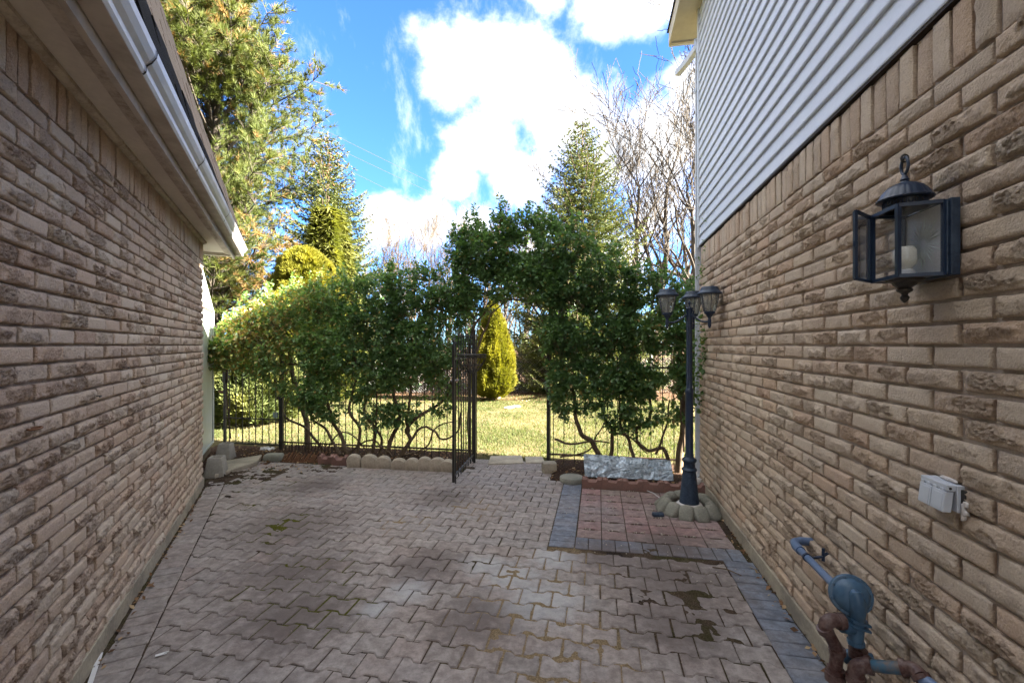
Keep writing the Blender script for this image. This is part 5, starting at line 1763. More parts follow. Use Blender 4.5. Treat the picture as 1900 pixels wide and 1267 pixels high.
MB().box(0.02, 0.09, 0.02, 0.05, 0.49, 0.57).build('latch_plate', M['meter_grey'], g2, bevel=0.006)
MB().box(L2 - 0.03, L2 + 0.12, -0.02, -0.005, 0.83, 0.865).build('hasp', M['slat_rust'], g2, bevel=0.002)
# arched bars over the gateway
ar = thing('garden_arch', 'black iron arch over the gateway, almost hidden by leaves', 'arch', PR(2.23, 5.64))
for dl in (-0.12, 0.16):
    pts = []
    for t in np.linspace(0, 1, 26):
        if t < 0.3: w, z = 2.74, t / 0.3 * 1.6
        elif t > 0.7: w, z = 1.725, (1 - t) / 0.3 * 1.6
        else:
            a = (t - 0.3) / 0.4 * PI
            w, z = 2.2325 + 0.5075 * math.cos(a), 1.6 + 0.70 * math.sin(a)
        pts.append(PR(w, 5.64 + dl, z) - ar.location)
    MB().tube(pts, 0.008, 8).build('hoop', M['iron'], ar, True)
for t in np.linspace(0.12, 0.88, 7):
    a = t * PI
    w, z = 2.2325 + 0.5075 * math.cos(a), 1.6 + 0.70 * math.sin(a)
    MB().tube([PR(w, 5.52, z) - ar.location, PR(w, 5.80, z) - ar.location], 0.008, 6).build('rung', M['iron'], ar)
tag(MB().tube([PR(2.70, 5.56, 0), PR(2.70, 5.56, 1.75)], 0.022, 4, rot=PI / 4).build('gate_post', M['iron']), 'tall black square post on the hinge side of the gateway', 'post')

# ------------------------------------------------------------ white lean-to shed behind the left house
sh = thing('garden_shed', 'white metal lean-to shed behind the left brick house', 'shed', PL(-0.17, 5.6, 0), 0)
SO = sh.location.copy()
def sp(w, l, z): return PL(w, l, z) - SO
A = [(5.54, 0.16), (7.42, 0.16), (7.42, 2.02), (7.35, 2.07), (5.54, 2.98)]
mb = MB()
mb.add([sp(-0.17, l, z) for l, z in A] + [sp(-1.6, l, z) for l, z in A], [(0, 1, 2, 3, 4), (9, 8, 7, 6, 5)] + [(i, 5 + i, 5 + (i + 1) % 5, (i + 1) % 5) for i in range(5)])
mb.build('panel_wall', M['white_metal'], sh)
for (a, b, nm) in (((7.43, 0.13), (7.43, 2.04), 'corner_trim'), ((7.43, 2.04), (5.54, 3.0), 'roof_edge'), ((5.54, 2.06), (7.42, 2.03), 'seam_trim'), ((5.54, 0.16), (7.42, 0.14), 'base_trim')):
    MB().tube([sp(-0.165, a[0], a[1]), sp(-0.165, b[0], b[1])], 0.017 if nm != 'seam_trim' else 0.009, 4, rot=PI / 4).build(nm, M['white_metal'] if nm != 'seam_trim' else M['slat_rust'], sh)
mb = MB(); mb.add([sp(w, l, z) for w in (-0.19, -1.6) for l, z in ((5.54, -0.05), (7.40, -0.05), (7.40, 0.158), (5.54, 0.158))], [(0, 1, 2, 3), (7, 6, 5, 4), (0, 4, 5, 1), (1, 5, 6, 2), (3, 2, 6, 7)])
mb.build('timber_base', M['wood_old'], sh)

# ------------------------------------------------------------ vegetation
def curve_pts(P, n=8):
    E = [P[0] * 2 - P[1]] + P + [P[-1] * 2 - P[-2]]
    Q = []
    for i in range(1, len(E) - 2):
        for t in np.linspace(0, 1, n)[:-1]:
            t = float(t)
            Q.append(0.5 * ((2 * E[i]) + (-E[i - 1] + E[i + 1]) * t + (2 * E[i - 1] - 5 * E[i] + 4 * E[i + 1] - E[i + 2]) * t * t + (-E[i - 1] + 3 * E[i] - 3 * E[i + 1] + E[i + 2]) * t ** 3))
    Q.append(P[-1])
    return Q


TOPW = [-0.35, -0.13, 0.1, 0.5, 0.96, 1.30, 1.75, 2.0, 2.28, 2.72, 3.0, 3.12, 3.33, 3.96, 4.53, 5.30, 5.83, 6.28, 6.6]
TOPZ = [2.1, 2.35, 2.30, 2.38, 2.60, 2.92, 3.10, 3.20, 3.25, 3.18, 2.95, 2.62, 2.52, 2.50, 2.42, 2.36, 2.20, 2.05, 1.4]
BOTW = [-0.35, 0.0, 0.5, 1.0, 1.45, 1.68, 1.82, 2.05, 2.35, 2.62, 2.78, 3.0, 3.4, 4.0, 4.5, 5.0, 5.4, 5.8, 6.2, 6.6]
BOTZ = [0.9, 0.65, 0.50, 0.47, 0.46, 0.80, 1.70, 2.06, 2.12, 1.95, 1.50, 0.70, 0.48, 0.45, 0.46, 0.55, 0.85, 1.10, 1.20, 1.2]


def shrub(label, w0, w1, seed, stems, group, nclust, lmid=5.62):
    rs = np.random.default_rng(seed)
    t = thing('climbing_shrub', label, 'shrub', PR((w0 + w1) / 2, lmid, 0), 0, group)
    base = np.array(t.location)
    # cluster centres
    C, Dd = [], []
    while len(C) < nclust:
        w = rs.uniform(w0 - 0.08, w1 + 0.08)
        top, bot = np.interp(w, TOPW, TOPZ), np.interp(w, BOTW, BOTZ)
        u = rs.random()
        z = bot + (top - bot) * u
        gate = 1.72 < w < 2.8
        half = 0.34 * math.sqrt(max(0.05, 1 - (2 * u - 1) ** 2 * 0.75)) * (1.0 if not gate else 0.9)
        if w > 5.3: half *= 1.3
        s = rs.choice([-1, 1], p=[0.72, 0.28])
        l = lmid + s * half * rs.random() ** 0.55
        h = vnoise(np.array([w * 3.6 + seed]), np.array([z * 3.6]), 5)[0]
        h2 = vnoise(np.array([w * 9 + seed]), np.array([z * 9]), 8)[0]
        dens_ = 0.75 * h + 0.35 * h2
        if dens_ < 0.40 - 0.10 * (u > 0.35): continue
        if u > 0.86 and rs.random() < 0.45: continue
        if u < 0.22 and rs.random() < 0.45: continue
        l -= (h - 0.5) * 0.28
        C.append(np.array(PR(w, l, z + (h2 - 0.5) * 0.12)))
        d = np.array(nR) * rs.normal(0, 0.55) + np.array(dR) * (s * 0.85 + rs.normal(0, 0.35)) + np.array([0, 0, 0.15 + 1.0 * (u - 0.45) + rs.normal(0, 0.4)])
        Dd.append(d / np.linalg.norm(d))
    # shoots sticking out of the top
    for k in range(int((w1 - w0) * 16)):
        w = rs.uniform(w0, w1)
        top = np.interp(w, TOPW, TOPZ)
        hgt = rs.uniform(0.08, 0.30)
        n = int(hgt / 0.035)
        for j in range(n):
            C.append(np.array(PR(w + 0.04 * math.sin(k), lmid + rs.normal(0, 0.05), top - 0.03 + j * 0.04)))
            Dd.append(np.array([rs.normal(0, .4), rs.normal(0, .4), 1.0]))
    C, Dd = np.array(C), np.array(Dd)
    Dd /= np.linalg.norm(Dd, axis=1, keepdims=True)
    # leaves: a whorl of folded leaves around each twig tip
    lv = [(0, 0, 0), (0.30, 0.30, 0.05), (0.34, 0.62, 0.05), (0.0, 1.0, -0.06), (-0.34, 0.62, 0.05), (-0.30, 0.30, 0.05), (0, 0.5, -0.03)]
    lf = [(0, 1, 6), (1, 2, 6), (2, 3, 6), (3, 4, 6), (4, 5, 6), (5, 0, 6)]
    nl = 7
    N = len(C) * nl
    ci = np.repeat(np.arange(len(C)), nl)
    ph = np.tile(np.arange(nl), len(C)) * 2.4 + np.repeat(rs.random(len(C)) * 6.28, nl)
    fr = frames(Dd, np.zeros(len(Dd)))
    S_, D_, U_ = fr[:, :, 0][ci], fr[:, :, 1][ci], fr[:, :, 2][ci]
    along = np.tile(np.linspace(-0.045, 0.03, nl), len(C))
    rad = S_ * np.cos(ph)[:, None] + U_ * np.sin(ph)[:, None]
    ld = rad * (1.0 - 0.45 * (along[:, None] > 0.01)) + D_ * (0.35 + 0.5 * (along[:, None] > 0.01)) + rs.normal(0, 0.22, (N, 3))
    ld[:, 2] -= 0.10
    pos = C[ci] + D_ * along[:, None] + rs.normal(0, 0.008, (N, 3))
    # leaf normal faces outward/up
    f2 = frames(ld, rs.normal(0, 0.5, N))
    V, F, k = scatter(lv, lf, pos - base, f2, 0.030 + 0.034 * rs.random(N) ** 1.2)
    tone = vnoise(C[:, 0] * 1.1, C[:, 2] * 1.1, 33)
    rv = np.clip(0.05 + 0.6 * tone[ci] + rs.normal(0, 0.20, N), 0, 0.93)
    rv[rs.random(N) < 0.015] = 1.0
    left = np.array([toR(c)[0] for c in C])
    rv = np.clip(rv + np.clip((left[ci] - 4.2) * 0.30, 0, 0.50), 0, 1)  # yellower towards the left, sunlit tone put into the leaf colour
    np_object('crown', V, F, M['leaf'], t, np.repeat(rv, k), smooth=False)
    # fine twigs
    mb = MB()
    for i in range(0, len(C), 3):
        p = Vector(C[i] - base)
        mb.tube([p, p - Vector(Dd[i]) * 0.10 + Vector((0, 0, -0.04)), p - Vector(Dd[i]) * 0.17 + Vector((random.gauss(0, .05), 0, -0.12))], [0.0018, 0.003, 0.004], 3, cap=False)
    tag(mb.build('twigs', M['bark'], t), kind='stuff')
    for st in stems:
        rr, pts = st[0], st[1:]
        P = [PR(w, lmid + dl, z) - t.location for (w, dl, z) in pts]
        Q = curve_pts(P)
        n = len(Q)
        Q = [q + Vector((0.008 * math.sin(i * 0.9), 0.006 * math.cos(i * 0.7), 0)) for i, q in enumerate(Q)]
        MB().tube(Q, [rr * (1 - 0.5 * i / n) for i in range(n)], 9).build('stem', M['bark'], t, True)
    return t


def wx(px, l=5.62):
    """w coordinate on the fence line seen at pixel column px"""
    u = (px - 950) / FX
    bx, by = OR.x + dR.x * l, dR.y * l
    return (bx - u * by) / (u * nR.y - nR.x)


def zy(py, px, l=5.62):
    w = wx(px, l); Y = dR.y * l + nR.y * w
    return EYE - (py - 640) * Y / FX


def stem(r, pts, dl=-0.08):
    return (r, *[(wx(px), dl + (0.03 * math.sin(i * 2)), zy(py, px)) for i, (px, py) in enumerate(pts)])


shrub('leafy evergreen shrub at the far left, yellow green in the sun above the small gate', 5.0, 6.4, 1,
      [stem(0.045, [(560, 855), (556, 800), (545, 740), (530, 690), (520, 640)], 0.15), stem(0.022, [(600, 850), (560, 800), (520, 770), (500, 700)], 0.1)],
      'evergreen shrubs trained along the iron fence', 2400)
shrub('dark green shrub left of the gateway with several curved stems behind pale edging', 3.85, 5.0, 2,
      [stem(0.030, [(655, 855), (640, 815), (622, 770), (612, 720), (625, 660)]), stem(0.024, [(664, 852), (672, 800), (655, 755), (668, 700), (660, 650)]),
       stem(0.026, [(692, 850), (700, 800), (683, 760), (690, 700), (700, 640)]), stem(0.022, [(640, 850), (612, 800), (585, 770), (570, 720)]), stem(0.014, [(650, 838), (690, 815), (720, 830), (740, 850)]),
       stem(0.012, [(600, 850), (640, 800), (690, 838), (640, 842)])],
      'evergreen shrubs trained along the iron fence', 2500)
shrub('dark green shrub between the curved stems and the open gate, thick looping branches', 2.85, 3.85, 3,
      [stem(0.032, [(715, 858), (735, 800), (748, 770), (735, 725), (728, 670)]), stem(0.030, [(735, 858), (762, 820), (762, 790), (790, 765), (825, 742), (850, 690)]),
       stem(0.024, [(762, 800), (758, 770), (768, 730), (760, 660)]), stem(0.018, [(762, 820), (785, 792), (808, 795), (825, 812), (850, 800), (860, 760)]),
       stem(0.014, [(740, 845), (790, 830), (815, 790), (845, 780)]), stem(0.012, [(700, 852), (765, 845), (800, 830)]), stem(0.020, [(705, 855), (712, 820), (704, 780), (708, 700)])],
      'evergreen shrubs trained along the iron fence', 2400)
shrub('dense green leaves arching over the gateway with upright shoots on top', 1.55, 2.85, 4,
      [stem(0.022, [(870, 850), (868, 760), (872, 640), (890, 590), (930, 556), (985, 560)], 0.02), stem(0.016, [(880, 660), (900, 610), (915, 580), (940, 560)], 0.0), stem(0.018, [(1022, 700), (1015, 620), (990, 570), (950, 545)], 0.0)],
      'evergreen shrubs trained along the iron fence', 2500)
shrub('dense green shrub right of the gateway above the crumpled metal sheet', 0.75, 1.65, 5,
      [stem(0.036, [(1118, 858), (1100, 820), (1078, 800), (1068, 760), (1062, 700)]), stem(0.026, [(1132, 850), (1136, 800), (1118, 765), (1108, 700)]), stem(0.016, [(1030, 812), (1060, 822), (1100, 815), (1130, 818)]),
       stem(0.012, [(1040, 845), (1090, 835), (1110, 800), (1130, 770)])],
      'evergreen shrubs trained along the iron fence', 2500)
shrub('leafy green shrub behind the lamp post, reaching onto the right brick wall', -0.22, 0.75, 6,
      [stem(0.050, [(1252, 895), (1262, 820), (1266, 770), (1258, 700), (1262, 640)], -0.12), stem(0.024, [(1175, 852), (1168, 820), (1150, 780), (1150, 700)]), stem(0.024, [(1238, 855), (1230, 830), (1200, 832), (1180, 810), (1185, 790), (1205, 770), (1200, 700)]),
       stem(0.016, [(1215, 840), (1235, 790), (1240, 740)]), stem(0.014, [(1130, 800), (1165, 808), (1200, 838)]), stem(0.010, [(1262, 830), (1258, 740), (1275, 690), (1262, 650)], -0.25)],
      'evergreen shrubs trained along the iron fence', 2400)
# ivy-like sprays creeping on the right wall corner
rs = np.random.default_rng(66)
C = []
for (px0, py0, n_, sx, sy) in ((1318, 450, 26, 7, 30), (1306, 520, 18, 5, 25), (1312, 632, 30, 14, 16), (1318, 655, 26, 12, 8), (1308, 690, 30, 12, 14), (1304, 740, 22, 10, 12)):
    for k in range(n_):
        C.append(np.array(at(px0 + rs.normal(0, sx), py0 + rs.normal(0, sy), Y=4.93 - max(0, (px0 - 1300)) * 0.012 + rs.normal(0, 0.05))))
C = np.array(C)
N = len(C) * 4
ci = np.repeat(np.arange(len(C)), 4)
ld = rs.normal(0, 0.6, (N, 3)) + np.array([-0.5, -0.5, 0.1])
V, F, k = scatter([(0, 0, 0), (0.30, 0.30, 0.05), (0.34, 0.62, 0.05), (0.0, 1.0, -0.06), (-0.34, 0.62, 0.05), (-0.30, 0.30, 0.05), (0, 0.5, -0.03)],
                  [(0, 1, 6), (1, 2, 6), (2, 3, 6), (3, 4, 6), (4, 5, 6), (5, 0, 6)], C[ci] + rs.normal(0, 0.02, (N, 3)), frames(ld, rs.normal(0, .6, N)), 0.03 + 0.035 * rs.random(N) * (ci >= 44))
iv = np_object('wall_creeper', V, F, M['leaf'], None, np.repeat(np.clip(rs.normal(0.5, 0.2, N), 0, 1), k))
tag(iv, 'sprays of green leaves creeping over the far edge of the right brick wall', 'creeper')

# dead leaves in beds and along walls
N = 2600
P_ = []
for k in range(N):
    r = random.random()
    if r < 0.30: p = PR(random.uniform(2.8, 5.9), random.uniform(5.15, 5.95), 0.035)
    elif r < 0.42: p = PR(random.uniform(-0.1, 1.7), random.uniform(4.95, 5.95), 0.03)
    elif r < 0.66: p = PR(random.uniform(4.6, 6.6), random.uniform(4.7, 5.9), 0.01)
    elif r < 0.70: p = PL(abs(random.gauss(0, 0.03)) + 0.01, random.uniform(1.0, 5.5), 0.008)
    elif r < 0.74: p = PR(abs(random.gauss(0, 0.03)) + 0.01, random.uniform(1.0, 4.8), 0.008)
    else:
        p = Vector((random.uniform(-4.5, 2.5), random.uniform(12.0, 15.2), 0.0))
    P_.append(tuple(p))
P_ = np.array(P_)
V, F, k = scatter([(0, -0.5, 0), (0.28, 0, 0.12), (0, 0.5, 0.05), (-0.28, 0, 0.1)], [(0, 1, 2), (0, 2, 3)], P_, frames(RNG.normal(0, 1, (N, 3)) * np.array([1, 1, 0.25]), RNG.normal(0, 0.5, N)), 0.018 + 0.03 * RNG.random(N) * (1 + (P_[:, 1] > 11)))
tag(np_object('dead_leaves', V, F, M['dead_leaf'], rnd=np.repeat(RNG.random(N), k)), 'brown dead leaves scattered in the beds and along the walls', 'dead leaves', kind='stuff')


# ---- trees
def limb(mb, p, d, L, r, lv, rs, up=0.15, spread=0.6, kids=3, sides=5, minr=0.004, tips=None, wob=0.12):
    n = max(3, int(4 + lv))
    pts, rad = [p.copy()], [r]
    q = p.copy(); dd = d.normalized()
    for i in range(n):
        dd = (dd + Vector((rs.gauss(0, wob), rs.gauss(0, wob), rs.gauss(0, wob) + up * 0.25))).normalized()
        q = q + dd * L / n
        pts.append(q.copy()); rad.append(max(minr, r * (1 - 0.62 * (i + 1) / n)))
    mb.tube(pts, rad, sides if lv > 1 else 3, cap=False)
    if lv <= 0:
        if tips is not None: tips.append((q, dd))
        return
    for k in range(kids + (1 if rs.random() < 0.5 else 0)):
        t = rs.uniform(0.30, 1.0)
        i = min(n, int(t * n) + 1)
        a = rs.uniform(0, 2 * PI)
        o = dd.orthogonal().normalized()
        o.rotate(Matrix.Rotation(a, 3, dd))
        nd = (dd * (1 - spread * 0.5) + o * spread + Vector((0, 0, up))).normalized()
        limb(mb, pts[i], nd, L * rs.uniform(0.50, 0.75), rad[i] * rs.uniform(0.5, 0.75), lv - 1, rs, up, spread, kids, sides, minr, tips, wob)


def bare_tree(x, y, h, label, seed, mat='bark_grey', lv=4, r=None, spread=0.55, up=0.22, kids=3, group=None, minr=0.008, lean=0.0):
    rs = random.Random(seed)
    t = thing('bare_tree', label, 'tree', (x, y, -0.05), 0, group)
    r = r or h * 0.019
    mb = MB()
    pts = [Vector((0, 0, 0))]; rad = [r * 1.25]
    q = Vector((0, 0, 0)); n = 9
    for i in range(n):
        q = q + Vector((rs.gauss(lean, 0.035) * h / 4, rs.gauss(0, 0.03) * h / 4, h * 0.72 / n))
        pts.append(q.copy()); rad.append(r * (1 - 0.75 * (i + 1) / n))
    mb.tube(pts, rad, 8)
    mb.build('trunk', M[mat], t, True)
    mb = MB()
    for k in range(13):
        i = rs.randint(2, n)
        a = rs.uniform(0, 2 * PI)
        d = Vector((math.cos(a) * spread, math.sin(a) * spread, 1.0))
        limb(mb, pts[i], d, h * rs.uniform(0.20, 0.38), rad[i] * rs.uniform(0.45, 0.7), lv - 1, rs, up, spread, kids, 5, minr)
    mb.build('branches', M[mat], t, True)
    return t


def needles_obj(name, parent, P, Dv, mat, n, ln, wd, cone, rs, rvf, base=(0, 0, 0), curl=0.0):
    """bunches of n narrow needles at each point"""
    N = len(P) * n
    ci = np.repeat(np.arange(len(P)), n)
    d = Dv[ci] + rs.normal(0, cone, (N, 3))
    V, F, k = scatter([(-wd, 0, 0), (wd, 0, 0), (0, 1, curl)], [(0, 1, 2)], P[ci] - np.array(base), frames(d, rs.random(N) * 6.28), ln * (0.7 + 0.6 * rs.random(N)))
    rv = np.clip(rvf[ci] + rs.normal(0, 0.10, N), 0, 1)
    return np_object(name, V, F, M[mat], parent, np.repeat(rv, k))


def spruce(x, y, h, rbase, label, seed, group=None, cones=False, z0=0.6, mat='needle_spruce', power=0.72, dens=1.0):
    rs = np.random.default_rng(seed); rr = random.Random(seed)
    t = thing('spruce_tree', label, 'tree', (x, y, -0.05), 0, group)
    MB().tube([(0, 0, 0), (0.02, 0, h * 0.5), (0, 0, h)], [h * 0.016, h * 0.009, 0.012], 8).build('trunk', M['bark'], t, True)
    P, Dv, rv, mb = [], [], [], MB()
    z = z0
    while z < h * 0.985:
        f = 1 - (z - z0) / (h - z0)
        R_ = rbase * f ** power
        nb = int(5 + 7 * f)
        a0 = rr.uniform(0, 6.28)
        for k in range(nb):
            a = a0 + 2 * PI * k / nb + rr.gauss(0, 0.15)
            L = R_ * rr.uniform(0.72, 1.12) + 0.06
            d = Vector((math.cos(a), math.sin(a), 0))
            pts = []
            m = max(3, int(L / 0.22) + 2)
            for i in range(m + 1):
                s = i / m
                pts.append(Vector((0, 0, z)) + d * L * s + Vector((0, 0, L * (-0.38 * s * (1.25 - s) * 1.2 + 0.20 * s * s * s + (0.45 * (1 - f) ** 2) * s))))
            mb.tube(pts, [0.02 * (0.4 + L * 0.3) * (1 - 0.8 * i / m) + 0.003 for i in range(m + 1)], 4, cap=False)
            side = Vector((-d.y, d.x, 0))
            step = 0.085 / dens
            for s in np.arange(0.12, 1.0, step / max(L, 0.1)):
                s = float(s)
                i = min(m - 1, int(s * m)); p = pts[i].lerp(pts[i + 1], s * m - i)
                wdt = 0.36 * L * (1 - s) ** 0.8 * (0.4 + 0.6 * min(1, s * 3)) + 0.05
                for sg in (-1, 1):
                    nt = max(1, int(wdt / 0.085))
                    for j in range(nt):
                        e = (j + rr.random()) / nt
                        q = p + side * sg * wdt * e + d * 0.35 * wdt * e + Vector((0, 0, -0.22 * wdt * e + rr.gauss(0, 0.02)))
                        P.append(tuple(q)); dv = d * 0.7 + side * sg * 0.8 + Vector((0, 0, rr.gauss(0.05, 0.25))); Dv.append(tuple(dv.normalized()))
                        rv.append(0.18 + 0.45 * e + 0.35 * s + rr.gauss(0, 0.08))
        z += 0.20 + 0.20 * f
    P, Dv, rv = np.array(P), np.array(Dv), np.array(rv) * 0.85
    mb.build('branches', M['bark'], t)
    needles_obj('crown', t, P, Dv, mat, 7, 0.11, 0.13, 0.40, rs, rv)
    if cones:
        idx = np.where(P[:, 2] > h * 0.80)[0]
        idx = rs.choice(idx, min(90, len(idx)), replace=False)
        V, F, k = scatter(np.array(icv) * np.array([0.35, 0.35, 1.0]), icf, P[idx] + np.array([0, 0, -0.05]), frames(rs.normal(0, .3, (len(idx), 3)) + np.array([0, 0, -1.0]), np.zeros(len(idx))), np.full(len(idx), 0.06))
        tag(np_object('cones', V, F, M['cone'], t, np.repeat(rs.random(len(idx)), k)), kind='stuff')
    print(label, len(P) * 6, 'needles')
    return t


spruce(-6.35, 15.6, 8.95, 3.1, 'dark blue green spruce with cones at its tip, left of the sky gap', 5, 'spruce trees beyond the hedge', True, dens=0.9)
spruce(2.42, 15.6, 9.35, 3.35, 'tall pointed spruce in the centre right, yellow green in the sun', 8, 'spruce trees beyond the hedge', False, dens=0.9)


def pine(x, y, h, label, seed):
    rs = np.random.default_rng(seed); rr = random.Random(seed)
    t = thing('pine_tree', label, 'tree', (x, y, -0.05))
    MB().tube([(0, 0, 0), (0.1, 0, h * 0.4), (0.0, 0.1, h)], [0.22, 0.15, 0.03], 10).build('trunk', M['bark_grey'], t, True)
    mb, P, Dv, rv = MB(), [], [], []
    z = 2.2
    while z < h:
        f = 1 - (z / h)
        nb = rr.randint(4, 6)
        for k in range(nb):
            a = rr.uniform(0, 2 * PI)
            L = (0.25 + 3.0 * min(1.0, f * 2.8) ** 0.8) * rr.uniform(0.65, 1.1)
            d = Vector((math.cos(a), math.sin(a), 0.25 + 0.5 * (1 - f))).normalized()
            tips = []
            pts = [Vector((0, 0, z))]; dd = d.copy(); m = 7
            for i in range(m):
                dd = (dd + Vector((rr.gauss(0, .1), rr.gauss(0, .1), rr.gauss(0.05, .08)))).normalized()
                pts.append(pts[-1] + dd * L / m)
            mb.tube(pts, [0.045 * (1 - 0.8 * i / m) for i in range(m + 1)], 5, cap=False)
            dead = rr.random() < 0.13
            for i in range(2, m + 1):
                for j in range(8):
                    o = dd.orthogonal().normalized(); o.rotate(Matrix.Rotation(rr.uniform(0, 6.28), 3, dd))
                    sd = (dd * 0.6 + o * 0.9 + Vector((0, 0, 0.25))).normalized()
                    sl = L * rr.uniform(0.10, 0.26) + 0.12
                    q = pts[i] + sd * sl
                    mb.tube([pts[i], pts[i].lerp(q, 0.5) + Vector((0, 0, -0.02)), q], [0.010, 0.007, 0.004], 3, cap=False)
                    for e in (0.55, 0.8, 1.0):
                        p = pts[i].lerp(q, e) + Vector((rr.gauss(0, .02), rr.gauss(0, .02), rr.gauss(0, .02)))
                        P.append(tuple(p)); Dv.append(tuple((sd + Vector((0, 0, 0.35))).normalized()))
                        rv.append(0.93 if (dead and rr.random() < 0.75) or rr.random() < 0.05 else 0.25 + 0.45 * rr.random())
        z += 0.30 + 0.12 * f
    mb.build('branches', M['bark_grey'], t)
    P, Dv, rv = np.array(P), np.array(Dv), np.array(rv)
    needles_obj('crown', t, P, Dv, 'needle_pine', 24, 0.21, 0.032, 0.50, rs, rv)
    print('pine', len(P) * 26)
    return t


pine(-9.1, 13.8, 13.2, 'tall long needled pine behind the left roof with browning inner needles', 4)


def cedar(x, y, h, r, label, seed, cat='tree', name='golden_cedar', mat='needle_gold', shape='cone', n=9000, weep=0.0, ln=0.11, group=None, zb=0.0):
    rs = np.random.default_rng(seed)
    t = thing(name, label, cat, (x, y, -0.05), 0, group)
    MB().tube([(0, 0, 0), (0, 0, h * 0.8)], [0.07, 0.02], 8).build('trunk', M['bark'], t, True)
    zz = rs.random(n * 2); a = rs.random(n * 2) * 2 * PI
    if shape == 'cone':
        rad = r * np.minimum(1, (zz * 5 + 0.45)) * (1 - zz ** 1.6) ** 0.8
    elif shape == 'dome':
        rad = r * np.sqrt(np.clip(1 - (zz * 1.05 - 0.25) ** 2 / 0.66, 0, 1))
    else:
        rad = r * (0.25 + 0.75 * (1 - zz)) * (0.8 + 0.3 * np.sin(a * 5))
    lump = vnoise(a * 3.2, zz * h * 2.4, seed)
    keep = rs.random(n * 2) < np.clip(rad / r + 0.12, 0, 1)
    l2 = vnoise(a * 8, zz * h * 4.5, seed + 3)
    rad = rad * (0.60 + 0.42 * lump + 0.30 * l2) * np.where(rs.random(n * 2) < 0.75, 1.0, rs.random(n * 2) ** 0.4)
    P = np.stack([rad * np.cos(a), rad * np.sin(a), 0.12 + zb + zz * (h - zb)], 1)[keep]
    a = a[keep]
    Dv = np.stack([np.cos(a) * 0.8, np.sin(a) * 0.8, np.full(len(a), 0.9 - 2.3 * weep)], 1)
    rv = np.clip(0.15 + 0.8 * lump[keep] + rs.normal(0, 0.1, len(a)), 0, 1)
    needles_obj('crown', t, P, Dv, mat, 7, ln, 0.16, 0.42, rs, rv, curl=-0.1 - weep)
    return t


cedar(-0.55, 12.9, 2.75, 0.60, 'upright golden yellow cedar seen through the gateway', 3, group='golden cedars on the lawn', n=5200)
cedar(-5.2, 11.3, 3.85, 0.82, 'rounded golden yellow cedar behind the left part of the hedge', 4, group='golden cedars on the lawn', n=8000, shape='dome', zb=1.5)
cedar(-5.55, 13.6, 5.6, 1.15, 'weeping yellow green cypress between the pine and the dark spruce', 5, name='weeping_cypress', mat='needle_weep', shape='weep', weep=1.0, ln=0.20, n=5200)
cedar(-5.25, 9.2, 1.55, 0.85, 'low dark green juniper behind the small left gate', 6, cat='shrub', name='juniper', mat='needle_spruce', shape='dome', n=4200)
cedar(-8.6, 10.8, 3.4, 1.1, 'brown and yellow conifer hedge plant behind the white shed', 9, cat='shrub', name='conifer', mat='needle_pine', shape='dome', n=6000, group=None)
cedar(1.15, 17.8, 2.6, 0.6, 'dark green young conifer among bare brush behind the wire fence', 10, cat='tree', name='young_conifer', mat='needle_spruce', shape='cone', n=1500)

TREES = [(5.6, 21.5, 12.6, 'tall grey bare tree right of the pointed spruce, forked near the top', 21, 0.012),
         (6.7, 22.5, 13.2, 'tall grey bare tree with many upright limbs, second from the downspout', 22, 0.02),
         (8.6, 21.0, 12.0, 'grey bare tree beside the downspout leaning to the left', 23, -0.02),
         (9.9, 24.0, 14.5, 'grey bare tree mostly hidden by the right house', 24, 0.0),
         (4.3, 25.0, 11.0, 'slender grey bare tree directly behind the pointed spruce', 25, 0.0)]
for (x, y, h, lb, sd, ln) in TREES:
    bare_tree(x, y, h, lb, sd, group='tall bare trees behind the lawn', lean=ln, lv=4, minr=0.013)
for i, (px, Y, h) in enumerate([(700, 34, 8.6), (735, 36, 9.6), (765, 33, 9.2), (800, 37, 10.3), (835, 35, 9.8), (870, 38, 10.8), (905, 36, 9.6), (940, 34, 9.4), (975, 37, 10.0)]):
    lb = ['pale bare tree in the distance right of the dark spruce', 'second pale bare tree in the distance from the dark spruce', 'third pale distant bare tree from the dark spruce', 'pale distant bare tree below the lower power lines',
          'pale distant bare tree left of the arch shoots', 'pale distant bare tree behind the tallest arch shoot', 'pale distant bare tree just right of the arch shoots', 'pale distant bare tree seen above the arch',
          'pale distant bare tree beside the pointed spruce'][i]
    bare_tree((px - 950) * Y / FX, Y, h, lb, 40 + i, 'twig_tan', lv=4, group='pale bare trees in the distance', spread=0.42, up=0.3, minr=0.010)

# brush thicket beyond the lawn, a mass nobody could count
rs_ = random.Random(5)
mb = MB()
for k in range(900):
    x = rs_.uniform(-13, 15); y = rs_.uniform(15.2, 20.5)
    h = rs_.uniform(1.2, 3.4)
    p = Vector((x, y, -0.05)); d = Vector((rs_.gauss(0, 0.35), rs_.gauss(0, 0.3), 1)).normalized()
    pts = [p]
    for i in range(5):
        d = (d + Vector((rs_.gauss(0, .16), rs_.gauss(0, .16), rs_.gauss(0, .08)))).normalized()
        pts.append(pts[-1] + d * h / 5)
    mb.tube(pts, [0.020, 0.016, 0.013, 0.010, 0.007, 0.004], 3, cap=False)
    for j in range(9):
        i = rs_.randint(1, 4); q = pts[i]
        e = (d + Vector((rs_.gauss(0, .7), rs_.gauss(0, .7), rs_.gauss(0.1, .4)))).normalized() * rs_.uniform(0.3, 1.1)
        mb.tube([q, q + e * 0.5 + Vector((0, 0, 0.04)), q + e], [0.008, 0.006, 0.003], 3, cap=False)
tag(mb.build('brush', M['twig_tan']), 'tangled leafless tan brush along the back of the lawn', 'brush', kind='stuff')
mb = MB()
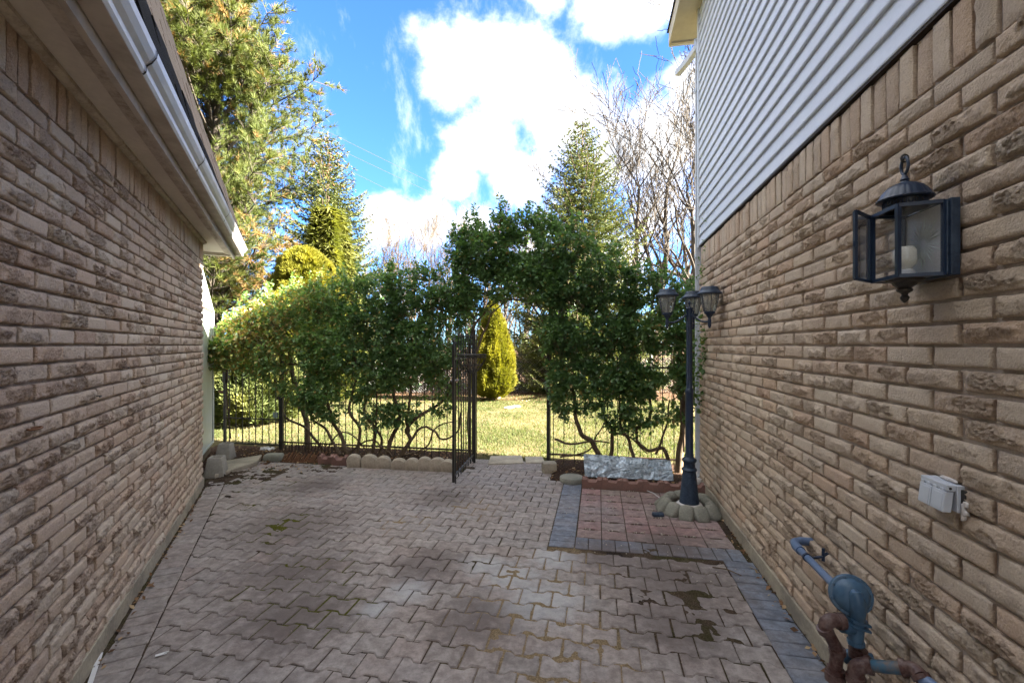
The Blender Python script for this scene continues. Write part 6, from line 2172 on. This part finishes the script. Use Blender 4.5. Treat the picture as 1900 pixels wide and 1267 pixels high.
for k in range(60):
    x = rs_.uniform(-20, 24); y = rs_.uniform(24, 46)
    limb(mb, Vector((x, y, -0.05)), Vector((rs_.gauss(0, .06), rs_.gauss(0, .06), 1)), rs_.uniform(2.8, 4.4), 0.07, 3, rs_, 0.3, 0.5, 3, 4, 0.010)
tag(mb.build('woodland', M['bark_grey']), 'far leafless woodland seen as one grey brown mass', 'woodland', kind='stuff')
mb = MB()
for k in range(260):
    x = rs_.uniform(-1.6, 1.8); y = rs_.uniform(14.9, 15.8)
    p = Vector((x, y, 0)); d = Vector((rs_.gauss(0, .4), rs_.gauss(0, .4), 0.6)); 
    mb.tube([p, p + d * 0.5, p + d * 0.8 + Vector((rs_.gauss(0, .1), 0, -0.05))], [0.008, 0.006, 0.003], 3, cap=False)
tag(mb.build('cut_branches', M['bark']), 'heap of cut brown branches at the back fence', 'branches', kind='stuff')

# chain link fence behind the lawn
cf = thing('chain_link_fence', 'grey chain link fence with dark top rail behind the lawn', 'fence', (0, 14.6, 0))
for i in range(8):
    x = -10 + i * 2.9
    MB().tube([(x, 0, -0.05), (x, 0, 1.28)], 0.024, 8).build('post', M['zinc'], cf, True)
MB().tube([(-11, 0, 1.24), (11, 0, 1.24)], 0.018, 8).build('top_rail', M['iron'], cf, True)
mb = MB()
x = -11.0
while x < 11:
    for s in (-1, 1):
        a, b = Vector((x, 0, 0.02)), Vector((x + s * 1.22, 0, 1.24))
        e = Vector((0, 0.002, 0.0018))
        mb.add([a - e, a + e, b + e, b - e], [(0, 1, 2, 3)])
    x += 0.085
tag(mb.build('wire_mesh', M['zinc'], cf), kind='stuff')

# small things on the lawn
for (px, py, lb) in ((921, 739, 'white scrap of paper lying on the lawn, nearest the cedar'), (944, 757, 'white scrap on the lawn in front of the cedar'), (957, 755, 'white scrap on the lawn in line with the arch centre')):
    o = lumpy('paper_scrap', M['white_plain'], None, at(px, py) + Vector((0, 0, 0.015)), (0.22, 0.10, 0.03), px, (0, 0, 0.2), 0.6, 0.3); tag(o, lb, 'litter', 'scraps on the lawn')

# power lines crossing the sky
lines = [((500, 190), (895, 385), 30, 'topmost power line crossing the blue sky'), ((495, 212), (890, 400), 31, 'second power line from the top'), ((540, 262), (870, 425), 32, 'third power line from the top'),
         ((675, 378), (880, 462), 34, 'upper line of the lower group of power lines'), ((672, 392), (870, 475), 35, 'middle line of the lower group of power lines'), ((680, 410), (840, 478), 36, 'lowest power line near the distant trees')]
for (a, b, Y, lb) in lines:
    A = at(a[0], a[1], Y=Y * 1.5); B = at(b[0], b[1], Y=Y * 2.4)
    d = B - A
    A2 = A - d * 0.8; B2 = B + d * 0.5
    pts = []
    for t in np.linspace(0, 1, 30):
        t = float(t); p = A2.lerp(B2, t)
        pts.append(p + Vector((0, 0, -0.5 * 4 * t * (1 - t) + 0.4)))
    o = MB().tube(pts, 0.022, 5).build('power_line', M['wire'], None, True)
    tag(o, lb, 'power line', 'power lines crossing the sky')
